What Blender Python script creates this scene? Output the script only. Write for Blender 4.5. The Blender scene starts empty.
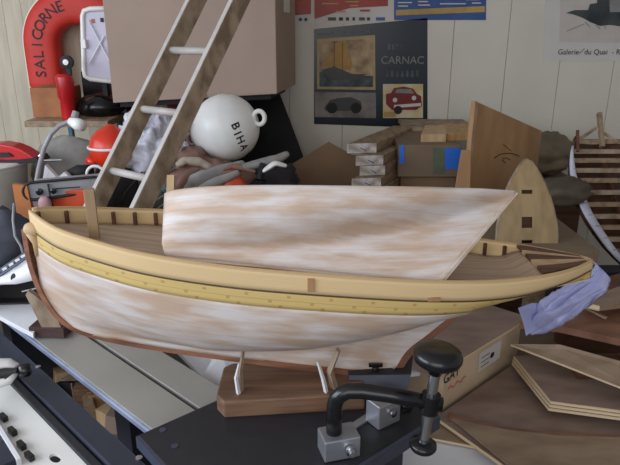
import bpy, bmesh, math, random
from mathutils import Vector, Matrix, noise
V = Vector
C = bpy.context.scene.collection
S = bpy.context.scene
random.seed(7)

# ---------------------------------------------------------------- camera
PITCH = math.radians(18.7); FPX = 600.0
cp, sp = math.cos(PITCH), math.sin(PITCH)
CAM = V((0, 0, 1.5))
def ray(x, y):
    a = (x-310)/FPX; b = (232.5-y)/FPX
    return V((a, cp+b*sp, -sp+b*cp))
def PZ(x, y, z):
    d = ray(x, y); return CAM + d*((z-1.5)/d.z)
def PY(x, y, Y):
    d = ray(x, y); return CAM + d*(Y/d.y)
cd = bpy.data.cameras.new('camera'); cam = bpy.data.objects.new('camera', cd); C.objects.link(cam)
cam.location = CAM; cam.rotation_euler = (math.pi/2-PITCH, 0, 0)
cd.sensor_width = 36; cd.lens = 36*FPX/620; cd.clip_start = .02
S.camera = cam

# ---------------------------------------------------------------- materials
def lin(c):
    return tuple(((v/255)/12.92 if v/255 <= .04045 else ((v/255+.055)/1.055)**2.4) for v in c)+(1,)
def mat(name, col, rough=.6, metal=0, noise_amt=.12, nscale=12, stretch=(1, 1, 1), dark=None, bump=0, coord='Object', **kw):
    m = bpy.data.materials.new(name); m.use_nodes = True
    nt = m.node_tree; N = nt.nodes; L = nt.links; b = N['Principled BSDF']
    b.inputs['Roughness'].default_value = rough; b.inputs['Metallic'].default_value = metal
    for k, v in kw.items(): b.inputs[k.replace('_', ' ')].default_value = v
    c = lin(col); d = lin(dark) if dark else tuple(x*(1-noise_amt*2.2) for x in c[:3])+(1,)
    tc = N.new('ShaderNodeTexCoord'); mp = N.new('ShaderNodeMapping'); mp.inputs['Scale'].default_value = stretch
    nz = N.new('ShaderNodeTexNoise'); nz.inputs['Scale'].default_value = nscale; nz.inputs['Detail'].default_value = 5
    cr = N.new('ShaderNodeValToRGB'); cr.color_ramp.elements[0].position = .36; cr.color_ramp.elements[1].position = .62
    cr.color_ramp.elements[0].color = d; cr.color_ramp.elements[1].color = c
    L.new(tc.outputs[coord], mp.inputs[0]); L.new(mp.outputs[0], nz.inputs[0]); L.new(nz.outputs[0], cr.inputs[0])
    L.new(cr.outputs[0], b.inputs['Base Color'])
    if bump:
        bp = N.new('ShaderNodeBump'); bp.inputs['Strength'].default_value = bump; bp.inputs['Distance'].default_value = .004
        L.new(nz.outputs[0], bp.inputs['Height']); L.new(bp.outputs[0], b.inputs['Normal'])
    return m
def wood(name, col, dark, stretch=(2, 30, 30), rough=.6, nscale=2.5):
    return mat(name, col, rough, dark=dark, nscale=nscale, stretch=stretch, bump=.05)

def hull_mat(name, mode, planks):
    """hull surface; UV: u = metres along the hull, v = 0..1 down the section"""
    m = bpy.data.materials.new(name); m.use_nodes = True
    nt = m.node_tree; N = nt.nodes; L = nt.links; b = N['Principled BSDF']; b.inputs['Roughness'].default_value = .62
    tc = N.new('ShaderNodeTexCoord'); sx = N.new('ShaderNodeSeparateXYZ'); L.new(tc.outputs['UV'], sx.inputs[0])
    def math_(op, a, c=None):
        n = N.new('ShaderNodeMath'); n.operation = op
        for i, q in enumerate((a, c)):
            if q is None: continue
            if isinstance(q, (int, float)): n.inputs[i].default_value = q
            else: L.new(q, n.inputs[i])
        return n.outputs[0]
    def mixc(f, a, c):
        n = N.new('ShaderNodeMix'); n.data_type = 'RGBA'
        if isinstance(f, (int, float)): n.inputs[0].default_value = f
        else: L.new(f, n.inputs[0])
        for i, q in ((6, a), (7, c)):
            if isinstance(q, tuple): n.inputs[i].default_value = q
            else: L.new(q, n.inputs[i])
        return n.outputs[2]
    def nz(scale, st, detail=4, off=0):
        mp = N.new('ShaderNodeMapping'); mp.inputs['Scale'].default_value = st; mp.inputs['Location'].default_value = (off, off, 0)
        t = N.new('ShaderNodeTexNoise'); t.inputs['Scale'].default_value = scale; t.inputs['Detail'].default_value = detail
        L.new(tc.outputs['UV'], mp.inputs[0]); L.new(mp.outputs[0], t.inputs[0]); return t.outputs[0]
    def ramp(x, a, c):
        r = N.new('ShaderNodeMapRange'); r.inputs[1].default_value = a; r.inputs[2].default_value = c; L.new(x, r.inputs[0]); return r.outputs[0]
    if mode == 'putty':
        # every plank has its own tone, white filler is smeared over them
        pid = math_('FLOOR', math_('MULTIPLY', sx.outputs[1], planks))
        cmb = N.new('ShaderNodeCombineXYZ'); L.new(math_('MULTIPLY', sx.outputs[0], 5.0), cmb.inputs[0]); L.new(pid, cmb.inputs[1])
        pn = N.new('ShaderNodeTexNoise'); pn.inputs['Scale'].default_value = 1.3; pn.inputs['Detail'].default_value = 1
        L.new(cmb.outputs[0], pn.inputs[0])
        base = mixc(ramp(pn.outputs[0], .35, .65), lin((192, 166, 142)), lin((206, 184, 164)))
        base = mixc(ramp(nz(9, (1.3, 1.5, 1)), .38, .62), base, lin((196, 170, 148)))
        fill = ramp(nz(4.2, (2.2, 2.0, 1), 6, 3), .40, .64)
        col = mixc(math_('MULTIPLY', fill, .85), base, lin((220, 215, 213)))
        edge = math_('LESS_THAN', math_('FRACT', math_('MULTIPLY', sx.outputs[1], planks)), .06)
        col = mixc(math_('MULTIPLY', edge, .18), col, lin((150, 118, 88)))
    else:
        a, c = (lin((216, 190, 126)), lin((204, 174, 104))) if mode == 'yellow' else (lin((226, 198, 150)), lin((212, 182, 132)))
        col = mixc(ramp(nz(6, (1.2, 26 if mode != 'yellow' else 10, 1)), .35, .65), a, c)
        edge = math_('LESS_THAN', math_('FRACT', math_('MULTIPLY', sx.outputs[1], planks)), .10)
        col = mixc(math_('MULTIPLY', edge, .35), col, lin((150, 112, 60)))
        if mode == 'yellow':       # little brown treenail plugs in two staggered rows
            def row(off, vv):
                fu = math_('FRACT', math_('ADD', math_('MULTIPLY', sx.outputs[0], 15), off))
                du = math_('ABSOLUTE', math_('SUBTRACT', fu, .5)); dv = math_('ABSOLUTE', math_('SUBTRACT', sx.outputs[1], vv))
                return math_('MULTIPLY', math_('LESS_THAN', du, .045), math_('LESS_THAN', dv, .08))
            dots = math_('MAXIMUM', math_('MAXIMUM', row(0, .28), row(.45, .62)), row(.2, .88))
            col = mixc(math_('MULTIPLY', dots, .6), col, lin((176, 128, 62)))
    L.new(col, b.inputs['Base Color'])
    return m

M = {}
M['wall'] = mat('painted_panelling', (214, 207, 192), .7, nscale=3, noise_amt=.03)
M['wall_warm'] = mat('warm_lit_panelling', (202, 192, 168), .7, nscale=8, stretch=(4, 1, .5), noise_amt=.07)  # warmer colour paints the different light on the left part of the wall
M['concrete'] = mat('concrete', (120, 116, 110), .9, nscale=5, noise_amt=.1, bump=.2)
M['cream'] = hull_mat('cream_strake', 'cream', 1)
M['yellow'] = hull_mat('yellow_planking', 'yellow', 2)
M['putty'] = hull_mat('filled_planking', 'putty', 11)
M['putty_small'] = hull_mat('filled_small_planking', 'putty', 9)
M['keel'] = wood('red_brown_keel', (150, 102, 76), (110, 70, 50), (3, 20, 20))
M['keel_pale'] = wood('pale_keel', (212, 196, 178), (188, 160, 134), (3, 20, 20))
M['darkline'] = mat('dark_seam', (84, 60, 36), .6)
M['deck'] = wood('deck_planks', (192, 164, 136), (166, 138, 112), (1.2, 60, 1))
M['brown'] = wood('brown_wood', (104, 66, 44), (78, 48, 32))
M['honey'] = wood('honey_wood', (196, 156, 104), (168, 128, 80), (14, 14, 2))
M['paleply'] = wood('pale_ply', (204, 174, 134), (182, 150, 110), (12, 12, 2))
M['walnut'] = wood('planed_block', (128, 98, 74), (98, 72, 54), (2, 30, 30), .55)
M['ply'] = wood('plywood_face', (140, 118, 104), (120, 98, 86), (3, 8, 3), .6)
M['ply2'] = wood('plywood_face_tan', (154, 132, 108), (132, 110, 88), (3, 8, 3), .6)
M['ply3'] = wood('plywood_face_red', (140, 98, 76), (112, 76, 58), (3, 9, 3), .6)
M['plyedge'] = wood('plywood_edge', (226, 206, 172), (196, 170, 130), (2, 2, 90))
M['plank'] = wood('grey_brown_plank', (156, 132, 104), (124, 102, 80), (20, 3, 20))
M['plankend'] = mat('chalked_plank_end', (214, 206, 204), .7, nscale=25, dark=(150, 136, 120))
M['card'] = mat('cardboard', (160, 138, 122), .8, nscale=3, noise_amt=.04)
M['card2'] = mat('cardboard_tan', (136, 108, 80), .8, nscale=5, noise_amt=.07)
M['card_dark'] = mat('cardboard_dusty', (128, 108, 86), .85, nscale=6, noise_amt=.1)
M['board'] = wood('brown_hardboard', (178, 138, 96), (156, 118, 80), (4, 4, 1.5), .65)
M['boardedge'] = mat('hardboard_edge', (176, 142, 108), .7)
M['teal'] = mat('teal_paint', (62, 120, 136), .5)
M['white'] = mat('white_paint', (226, 226, 228), .45, noise_amt=.03)
M['whiteplastic'] = mat('white_plastic', (238, 236, 230), .35, noise_amt=.04, nscale=6)
M['black'] = mat('black_plastic', (22, 22, 24), .25, noise_amt=.1)
M['blackmatt'] = mat('matt_black', (30, 29, 30), .7)
M['darkcav'] = mat('dark_board', (30, 27, 28), .9)
M['slab'] = mat('charcoal_metal', (48, 48, 52), .5, metal=.25, nscale=40, noise_amt=.06)
M['slabedge'] = mat('slab_side', (86, 92, 110), .35, metal=.5)
M['rail'] = mat('slate_rail', (64, 68, 80), .42, metal=.45, nscale=20, noise_amt=.05)
M['alu'] = mat('brushed_aluminium', (186, 184, 176), .42, metal=.55, nscale=6, stretch=(1, 1, 1), noise_amt=.04)
M['aluclean'] = mat('machined_aluminium', (178, 180, 186), .38, metal=.75, noise_amt=.04)
M['steel'] = mat('polished_steel', (200, 202, 206), .2, metal=1, noise_amt=.03)
M['red'] = mat('red_paint', (192, 26, 30), .35, noise_amt=.1)
M['lifered'] = mat('faded_red_canvas', (204, 48, 32), .6, nscale=9, noise_amt=.06, bump=.2)
M['orangered'] = mat('orange_red_vinyl', (226, 56, 32), .32, noise_amt=.06)
M['orange'] = mat('orange_plastic', (206, 78, 40), .45)
M['darktext'] = mat('dark_lettering', (34, 30, 36), .7)
M['redtext'] = mat('faint_red_print', (186, 110, 92), .7)
M['galv'] = mat('worn_rail_wood', (168, 148, 124), .7, nscale=8, stretch=(3, 3, 2), dark=(126, 106, 86), bump=.15)
M['railface'] = mat('pale_rail_edge', (196, 188, 180), .5, noise_amt=.1)
M['greyplastic'] = mat('grey_plastic', (158, 158, 162), .45)
M['greenbucket'] = mat('milky_plastic', (188, 192, 184), .4, noise_amt=.06)
M['lavbag'] = mat('thin_white_film', (222, 220, 232), .25, nscale=6, noise_amt=.1, bump=.3)
M['bluebag'] = mat('blue_plastic_film', (186, 190, 238), .3, nscale=16, noise_amt=.10, bump=.8, Transmission_Weight=.15)
M['sack'] = mat('grey_sack', (128, 114, 92), .55, nscale=7, noise_amt=.22, bump=.5)
M['cloth1'] = mat('grey_cloth', (150, 146, 140), .9, nscale=14, noise_amt=.12, bump=.4)
M['cloth2'] = mat('pinkish_cloth', (146, 112, 98), .9, nscale=14, noise_amt=.15, bump=.4)
M['cloth3'] = mat('dark_cloth', (52, 48, 50), .9, nscale=14, bump=.4)
M['tape'] = mat('blue_tape', (44, 112, 214), .5, noise_amt=.05)
M['tapegreen'] = mat('green_print', (96, 104, 82), .8)
M['posterdark'] = mat('poster_dark', (16, 20, 21), .3, nscale=2, dark=(30, 44, 56))
M['paper'] = mat('paper', (206, 200, 194), .6, noise_amt=.02)
M['paperink'] = mat('paper_tint', (196, 186, 178), .6, noise_amt=.03)
M['ink'] = mat('ink_wash', (70, 78, 76), .7, nscale=8, dark=(40, 44, 46))
M['inkpale'] = mat('ink_wash_pale', (138, 136, 132), .7, nscale=12)
M['posterred'] = mat('poster_red', (172, 56, 40), .45, nscale=7, noise_amt=.15)
M['posterblue'] = mat('poster_blue', (52, 84, 142), .45)
M['gold'] = mat('poster_gold', (186, 152, 84), .5, nscale=12, noise_amt=.12)
M['goldframe'] = mat('printed_frame', (176, 156, 110), .5)
M['sepia'] = mat('sepia_sky', (186, 160, 120), .5, nscale=14, dark=(120, 90, 60))
M['greypic'] = mat('grey_street', (148, 138, 128), .5, nscale=9, dark=(96, 90, 84))
M['creampic'] = mat('cream_print', (208, 196, 160), .5, nscale=12, dark=(190, 160, 90))
M['sail'] = mat('ochre_sail', (176, 132, 56), .5)
M['seadark'] = mat('dark_sea', (36, 44, 48), .5, nscale=20, dark=(78, 90, 92))
M['carred'] = mat('printed_dark_red', (126, 26, 30), .45)
M['cargrey'] = mat('printed_dark_grey', (62, 62, 60), .45)
M['rubber'] = mat('black_belt', (24, 24, 26), .6)

# ---------------------------------------------------------------- mesh helpers
ORG = {}
class MB:
    def __init__(s): s.v = []; s.f = []; s.uv = {}
    def add(s, vs, fs):
        n = len(s.v); s.v += [V(p) for p in vs]; s.f += [tuple(i+n for i in f) for f in fs]; return s
    def box(s, c, size, rot=None):
        c = V(c); hx, hy, hz = [q/2 for q in size]
        R = rot or Matrix.Identity(3)
        vs = [c+R@V((a*hx, b*hy, d*hz)) for a in (-1, 1) for b in (-1, 1) for d in (-1, 1)]
        return s.add(vs, [(0, 1, 3, 2), (4, 6, 7, 5), (0, 4, 5, 1), (2, 3, 7, 6), (0, 2, 6, 4), (1, 5, 7, 3)])
    def prism(s, pts, off):
        pts = [V(p) for p in pts]; off = V(off); n = len(pts)
        fs = [tuple(range(n)), tuple(range(2*n-1, n-1, -1))]+[(i, i+n, (i+1) % n+n, (i+1) % n) for i in range(n)]
        return s.add(pts+[p+off for p in pts], fs)
    def tube(s, path, r, n=10, sq=(1, 1), cap=True):
        path = [V(p) for p in path]; rs = r if isinstance(r, (list, tuple)) else [r]*len(path)
        vs = []; up = None
        for i, p in enumerate(path):
            t = (path[min(i+1, len(path)-1)]-path[max(i-1, 0)]).normalized()
            if up is None: up = V((0, 0, 1)) if abs(t.z) < .9 else V((1, 0, 0))
            a = t.cross(up).normalized(); up = a.cross(t).normalized()
            for k in range(n):
                w = 2*math.pi*k/n; vs.append(p+(a*math.cos(w)*sq[0]+up*math.sin(w)*sq[1])*rs[i])
        fs = [(i*n+k, i*n+(k+1) % n, (i+1)*n+(k+1) % n, (i+1)*n+k) for i in range(len(path)-1) for k in range(n)]
        if cap: fs += [tuple(range(n-1, -1, -1)), tuple((len(path)-1)*n+k for k in range(n))]
        return s.add(vs, fs)
    def lathe(s, prof, o, axis=(0, 0, 1), n=28):
        o = V(o); ax = V(axis).normalized(); a = ax.orthogonal().normalized(); b = ax.cross(a)
        vs = [o+ax*h+(a*math.cos(2*math.pi*k/n)+b*math.sin(2*math.pi*k/n))*max(r, 1e-5) for r, h in prof for k in range(n)]
        fs = [(i*n+k, i*n+(k+1) % n, (i+1)*n+(k+1) % n, (i+1)*n+k) for i in range(len(prof)-1) for k in range(n)]
        fs += [tuple(range(n-1, -1, -1)), tuple((len(prof)-1)*n+k for k in range(n))]
        return s.add(vs, fs)
    def grid(s, rows, uvs=None, wrap=False):
        n0 = len(s.v); m = len(rows[0])
        for i, r in enumerate(rows):
            for j, p in enumerate(r):
                if uvs: s.uv[len(s.v)] = uvs[i][j]
                s.v.append(V(p))
        for i in range(len(rows)-1):
            for j in range(m if wrap else m-1):
                k = (j+1) % m
                s.f.append((n0+i*m+j, n0+i*m+k, n0+(i+1)*m+k, n0+(i+1)*m+j))
        return s
    def build(s, name, m, parent=None, smooth=False, bevel=0, solid=0, sub=0, segs=2, normals=True):
        me = bpy.data.meshes.new(name); o = bpy.data.objects.new(name, me)
        if parent is not None: org = ORG[parent]
        else:
            xs = [p.x for p in s.v]; ys = [p.y for p in s.v]; zs = [p.z for p in s.v]
            org = V(((min(xs)+max(xs))/2, (min(ys)+max(ys))/2, min(zs)))
        me.from_pydata([p-org for p in s.v], [], s.f); me.update()
        if normals:
            bm = bmesh.new(); bm.from_mesh(me); bmesh.ops.recalc_face_normals(bm, faces=bm.faces); bm.to_mesh(me); bm.free()
        if s.uv:
            l = me.uv_layers.new(name='UVMap')
            for lo in me.loops: l.data[lo.index].uv = s.uv.get(lo.vertex_index, (0, 0))
        me.materials.append(M[m] if isinstance(m, str) else m)
        C.objects.link(o); ORG[o] = org
        if parent is not None: o.parent = parent
        else: o.location = org
        if smooth: me.polygons.foreach_set('use_smooth', [True]*len(me.polygons))
        if solid:
            q = o.modifiers.new('solid', 'SOLIDIFY'); q.thickness = solid; q.offset = -1
        if bevel:
            q = o.modifiers.new('bevel', 'BEVEL'); q.width = bevel; q.segments = segs; q.limit_method = 'ANGLE'; q.angle_limit = .7
        if sub:
            q = o.modifiers.new('sub', 'SUBSURF'); q.levels = sub; q.render_levels = sub
        return o
def thing(name, loc, label, cat, group=None):
    o = bpy.data.objects.new(name, None); o.empty_display_size = .05; C.objects.link(o); o.location = V(loc); ORG[o] = V(loc)
    return tag(o, label, cat, group)
def tag(o, label, cat, group=None):
    o['label'] = label; o['category'] = cat
    if group: o['group'] = group
    return o
def struct(o): o['kind'] = 'structure'; return o
def rotz(a): return Matrix.Rotation(a, 3, 'Z')
def obox(mb, a, b, w, h):
    """bar from point a to b, w across (horizontal-ish), h thick"""
    a = V(a); b = V(b); t = (b-a); L = t.length; t.normalize()
    up = V((0, 0, 1)) if abs(t.z) < .95 else V((0, 1, 0))
    s = t.cross(up).normalized(); u = s.cross(t)
    return mb.box((a+b)/2, (L, w, h), Matrix((t, s, u)).transposed())
def text_mesh(txt, size, spacing=1.0, bold=0):
    cu = bpy.data.curves.new('lettering', 'FONT'); cu.body = txt; cu.size = size; cu.align_x = 'CENTER'; cu.align_y = 'CENTER'
    cu.space_character = spacing; cu.offset = bold; cu.resolution_u = 3
    o = bpy.data.objects.new('lettering', cu); C.objects.link(o)
    me = o.to_mesh(); bm = bmesh.new(); bm.from_mesh(me)
    bmesh.ops.subdivide_edges(bm, edges=[e for e in bm.edges if e.calc_length() > size*.25], cuts=2)
    bm.verts.ensure_lookup_table(); vs = [v.co.copy() for v in bm.verts]; fs = [tuple(v.index for v in f.verts) for f in bm.faces]
    bm.free(); o.to_mesh_clear(); bpy.data.objects.remove(o)
    return vs, fs
def interp(tab, x):
    if x <= tab[0][0]: return tab[0][1]
    for i in range(len(tab)-1):
        a, b = tab[i], tab[i+1]
        if x <= b[0]:
            # monotone-ish cubic (catmull)
            p0 = tab[i-1] if i else a; p3 = tab[i+2] if i+2 < len(tab) else b
            h = b[0]-a[0]; t = (x-a[0])/h
            m0 = (b[1]-p0[1])/(b[0]-p0[0])*h; m1 = (p3[1]-a[1])/(p3[0]-a[0])*h
            t2, t3 = t*t, t*t*t
            return (2*t3-3*t2+1)*a[1]+(t3-2*t2+t)*m0+(-2*t3+3*t2)*b[1]+(t3-t2)*m1
    return tab[-1][1]

def blob(mb, c, size, seed=0, amp=.25, freq=2.2, n=18, m=12, rot=None, flat=0):
    c = V(c); R = rot or Matrix.Identity(3); rows = []
    for i in range(m+1):
        th = math.pi*i/m; r = []
        for j in range(n):
            ph = 2*math.pi*j/n
            d = V((math.sin(th)*math.cos(ph), math.sin(th)*math.sin(ph), math.cos(th)))
            k = 1+amp*noise.noise(d*freq+V((seed*7.3, 0, 0)))+amp*.5*noise.noise(d*freq*2.7+V((0, seed*3.1, 0)))
            p = V((d.x*size[0], d.y*size[1], d.z*size[2]))*k*.5
            if flat and p.z < -size[2]*flat: p.z = -size[2]*flat
            r.append(c+R@p)
        rows.append(r)
    return mb.grid(rows, wrap=True)

# ---------------------------------------------------------------- room
WY = 2.95
mb = MB(); mb.box((0, .6, -.05), (5.4, 5.4, .1)); struct(mb.build('floor', 'concrete'))
mb = MB(); mb.box((0, .6, 2.75), (5.4, 5.4, .1)); struct(mb.build('ceiling', 'white'))
mb = MB()
bw = .257; x = PY(452, 60, WY).x-6*bw; x0w = x
mb.box(((x+2.5)/2, WY+.055, 1.35), (2.5-x, .05, 2.7))
while x < 2.45:
    mb.box((x+bw/2, WY+.02, 1.35), (bw-.0025, .03, 2.7)); x += bw
struct(mb.build('wall_back', 'wall'))
mb = MB(); x = -2.5
mb.box((-1.65-.07, WY+.055, 1.35), (1.56, .05, 2.7))
while x < x0w-.085:
    mb.box((x+.0405, WY+.013, 1.35), (.0822, .026, 2.7)); x += .0835
struct(mb.build('wall_back_narrow', 'wall_warm'))
# left wall with a wide window opening, right wall
mb = MB(); WX = -2.5
mb.box((WX-.05, .6, .45), (.1, 4.8, .9)); mb.box((WX-.05, .6, 2.45), (.1, 4.8, .5)); mb.box((WX-.05, 2.5, 1.55), (.1, 1.0, 1.3)); mb.box((WX-.05, -1.6, 1.55), (.1, .4, 1.3))
struct(mb.build('wall_left', 'wall'))
mb = MB()
for yy in (-1.4, 2.0): mb.box((WX-.05, yy, 1.55), (.06, .05, 1.3))
for zz in (.92, 2.18): mb.box((WX-.05, .3, zz), (.06, 3.4, .05))
mb.box((WX-.05, .3, 1.55), (.05, .04, 1.25)); struct(mb.build('window_1', 'white'))
mb = MB(); mb.box((2.55, .6, 1.35), (.1, 4.8, 2.7)); struct(mb.build('wall_right', 'wall'))

# ---------------------------------------------------------------- large boat hull
YC = 1.0
prof_px = [(27, 209), (24, 228), (29, 258), (38, 285), (48, 303), (60, 318), (78, 330), (105, 338), (140, 345), (200, 354), (300, 367), (385, 376), (398, 371), (411, 352), (434, 334)]
prof = [PY(a, b, YC) for a, b in prof_px]
prof = [(p.x, p.z) for p in prof]+[(.290, 1.02)]
XB = -.487
zs_t = [(-.50, 1.208), (-.40, 1.187), (-.26, 1.167), (-.12, 1.151), (.05, 1.137), (.2, 1.124), (.31, 1.116), (.42, 1.112), (.53, 1.111)]
hb_t = [(-.487, .005), (-.46, .032), (-.42, .062), (-.36, .088), (-.27, .118), (-.15, .134), (0, .140), (.12, .137), (.22, .127), (.31, .108), (.40, .076), (.46, .042), (.492, .016), (.505, .004)]
zc_t = [(-.5, 1.05), (-.46, 1.0), (-.40, .962), (-.3, .938), (-.15, .935), (0, .944), (.13, .974), (.24, 1.012), (.3, 1.026), (.4, 1.050), (.47, 1.067), (.53, 1.082)]
def zk_f(X):
    pts = prof[1:12]; 
    if X <= pts[0][0]: return pts[0][1]
    for i in range(len(pts)-1):
        if pts[i][0] <= X <= pts[i+1][0]:
            t = (X-pts[i][0])/(pts[i+1][0]-pts[i][0]); return pts[i][1]*(1-t)+pts[i+1][1]*t
    post = prof[11:]
    for i in range(len(post)-1):
        if post[i][0] <= X <= post[i+1][0]:
            t = (X-post[i][0])/(post[i+1][0]-post[i][0]); return post[i][1]*(1-t)+post[i+1][1]*t
    return interp(zc_t, X)
def offs(pts, d):
    out = []
    for i, p in enumerate(pts):
        a = pts[max(i-1, 0)]; b = pts[min(i+1, len(pts)-1)]
        t = V((b[0]-a[0], b[1]-a[1])).normalized(); out.append((p[0]-t.y*d, p[1]+t.x*d))
    return out
def dense(pts, n=4):
    out = []
    for i in range(len(pts)-1):
        p0 = V(pts[max(i-1, 0)]); a = V(pts[i]); b = V(pts[i+1]); p3 = V(pts[min(i+2, len(pts)-1)])
        for k in range(n):
            t = k/n; q = .5*((2*a)+(b-p0)*t+(2*p0-5*a+4*b-p3)*t*t+(3*a-p0-3*b+p3)*t**3); out.append((q.x, q.y))
    out.append(pts[-1]); return out
kp = dense(prof[1:12])+dense(prof[11:])[1:]
inner_ = [b if a[0] > -.38 else c for a, b, c in zip(kp, offs(kp, .010), offs(kp, .0055))]
def zki(X):
    """height of the planking's lower edge just inside the keel strip"""
    best = None
    for a, b in zip(inner_[:-1], inner_[1:]):
        if min(a[0], b[0]) <= X <= max(a[0], b[0]) and abs(b[0]-a[0]) > 1e-7:
            z = a[1]+(b[1]-a[1])*(X-a[0])/(b[0]-a[0]); best = z if best is None else max(best, z)
    if best is None: best = 1.16 if X < 0 else interp(zc_t, X)
    return best
def hullA(X, z, side):
    zs = interp(zs_t, X); zc = interp(zc_t, X); b = max(interp(hb_t, X), .004)
    zc = max(zc, zki(X)+.010); zc = min(zc, zs-.004)
    u = max((zs-z)/(zs-zc), 0); q = (X+.487)/1.0; w = math.sin(math.pi*min(max(q, 0), 1))
    w = w if q < .5 else 1; n_, m_ = 1.7+1.7*w, 1.0-.22*w
    g = (1-u**n_)**m_ if u < 1 else 0
    g = max(g, .10*math.exp(-max(u-.92, 0)*9)) if u > .9 else g
    th = .0085 if q > .04 else .006
    return V((X, YC+side*(min(th, b)+(b-min(th, b))*g), z))
Xs = [XB+.0005, -.480, -.472, -.46, -.448, -.435, -.42, -.40, -.38]+[-.36+.025*i for i in range(34)]+[.485, .492, .499, .505]
boat = thing('model_boat_hull', (0, YC, zk_f(.1)-.012), 'large planked model boat hull with yellow band and puttied bottom, standing on the cradle block', 'model boat')
def strip(name, m, d0, d1, rows=4, off=0., solid=.004):
    for side, nm in ((-1, name), (1, name)):
        R = []; U = []
        for X in Xs:
            zs = interp(zs_t, X); lo = min(zki(X), zs-.012); D = zs-lo
            def band(d): return 0 if d == 0 else min(.034, D*.46) if d < .05 else min(.064, D*.95)
            z_a = zs-band(d0); z_b = lo if d1 is None else zs-band(d1)
            r = []; uu = []
            for j in range(rows+1):
                t = j/rows; z = z_a*(1-t)+z_b*t
                p = hullA(X, z, side); p.y += side*off
                r.append(p); uu.append((X, t if d1 is not None else (zs-z-.06)/.20))
            R.append(r); U.append(uu)
        if side == 1: R.reverse(); U.reverse()
        o = MB().grid(R, U).build(nm, m, boat, smooth=True, solid=0, normals=False)
        q = o.modifiers.new('solid', 'SOLIDIFY'); q.thickness = solid; q.offset = -1
strip('bulwark_strake', 'cream', 0, .034, 4, .0015, .0045)
strip('upper_planking', 'yellow', .034, .064, 4, 0)
strip('bottom_planking', 'putty', .064, None, 28, 0)
# dark seam under the bulwark strake, widened and darkened to include its shadow
for side in (-1, 1):
    pts = []
    for X in Xs[1:-1]:
        zq = interp(zs_t, X); p = hullA(X, zq-min(.0345, (zq-min(zki(X), zq-.012))*.46), side); p.y += side*.0012; pts.append(p)
    MB().tube(pts, .0016, 6).build('rubbing_seam', 'darkline', boat)
    pts = []
    for X in Xs[1:-1]:
        p = hullA(X, interp(zs_t, X)+.0005, side); p.y -= side*.002; pts.append(p)
    MB().tube(pts, .0024, 6, sq=(1, .3)).build('rail_cap', 'cream', boat)
# keel, stem and sternpost strip
inn = [b if a[0] > -.38 else c for a, b, c in zip(kp, offs(kp, .012), offs(kp, .008))]
mb = MB(); rows = []
for (ax, az), (bx, bz) in zip(offs(kp, -.001), inn):
    rows.append([(ax, YC-.0095, az), (bx, YC-.0108, bz), (bx, YC+.0108, bz), (ax, YC+.0095, az)])
mb.grid(rows, wrap=True); n = len(rows)*4
mb.f += [(0, 1, 2, 3), (n-1, n-2, n-3, n-4)]
mb.build('keel', 'keel', boat)
# rounded stem head
sh = PY(30, 229, YC-.012)
mb = MB(); mb.lathe([(.0, -.008), (.009, -.007), (.0125, 0), (.011, .012), (.006, .02), (0, .022)], sh, (1, -.25, -.1))
mb.build('stem_head', 'paleply', boat, smooth=True)
mb = MB(); mb.tube([PY(31, 232, YC-.014), PY(36, 243, YC-.012), PY(37, 256, YC-.010)], [.010, .006, .003], 10); mb.build('stem_cheek', 'paleply', boat, smooth=True)
# deck inside the bulwarks
R = []; U = []
for X in Xs[3:]:
    zs = interp(zs_t, X); b = max(abs(hullA(X, zs-.03, 1).y-YC)-.004, .002)
    dz = .030 if X < .36 else .030-.024*min((X-.36)/.04, 1)
    R.append([V((X, YC+b*s, zs-dz+.006*(1-s*s))) for s in (-1, -.66, -.33, 0, .33, .66, 1)])
    U.append([(X, s) for s in range(7)])
MB().grid(R).build('deck', 'deck', boat, smooth=True, solid=.003)
# stern deck planks, dark and pale
for i, (s0, s1, mm) in enumerate([(-.9, -.5, 'brown'), (-.46, -.1, 'paleply'), (-.06, .28, 'brown'), (.32, .52, 'paleply'), (.56, .9, 'brown')]):
    r = []
    for X in (.392, .42, .45, .47, .488):
        zs = interp(zs_t, X); b = max(abs(hullA(X, zs-.005, 1).y-YC)-.003, .003)
        sk = .0
        r.append([V((X+.0, YC+b*s0, zs+.0015)), V((X, YC+b*s1, zs+.0015))])
    MB().grid(r).build('stern_deck_plank', mm, boat, solid=.006)
# stanchions on the inner faces of the bulwarks
for px_ in (58, 77, 95, 115, 134, 153, 471, 489, 507):
    X = (px_-310)/600*1.135
    zs = interp(zs_t, X)
    for side in (1, -1):
        p = hullA(X, zs-.017, side); p.y -= side*.0085
        mb = MB(); mb.box(p+V((0, 0, -.002)), (.0065, .006, .027)); mb.build('bulwark_stanchion', 'brown', boat, bevel=.0008)
# posts and patches
mb = MB(); a = PY(93, 224, .985); X = a.x; zt = PY(93, 189, .985).z
mb.box((X, .985, (zt+interp(zs_t, X)-.034)/2), (.017, .017, zt-interp(zs_t, X)+.034), rotz(.3)); mb.build('bow_post', wood('dull_post', (176, 148, 112), (150, 124, 92), (12, 12, 2)), boat, bevel=.001)
for px_, py_, w, h, d in ((311, 285, .011, .022, .0175), (428, 298, .020, .006, .030)):
    X = (px_-310)/600*1.0; p = hullA(X, interp(zs_t, X)-d, -1); p.y -= .0025
    MB().box(p, (w, .004, h)).build('inlaid_patch', 'board', boat)

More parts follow.
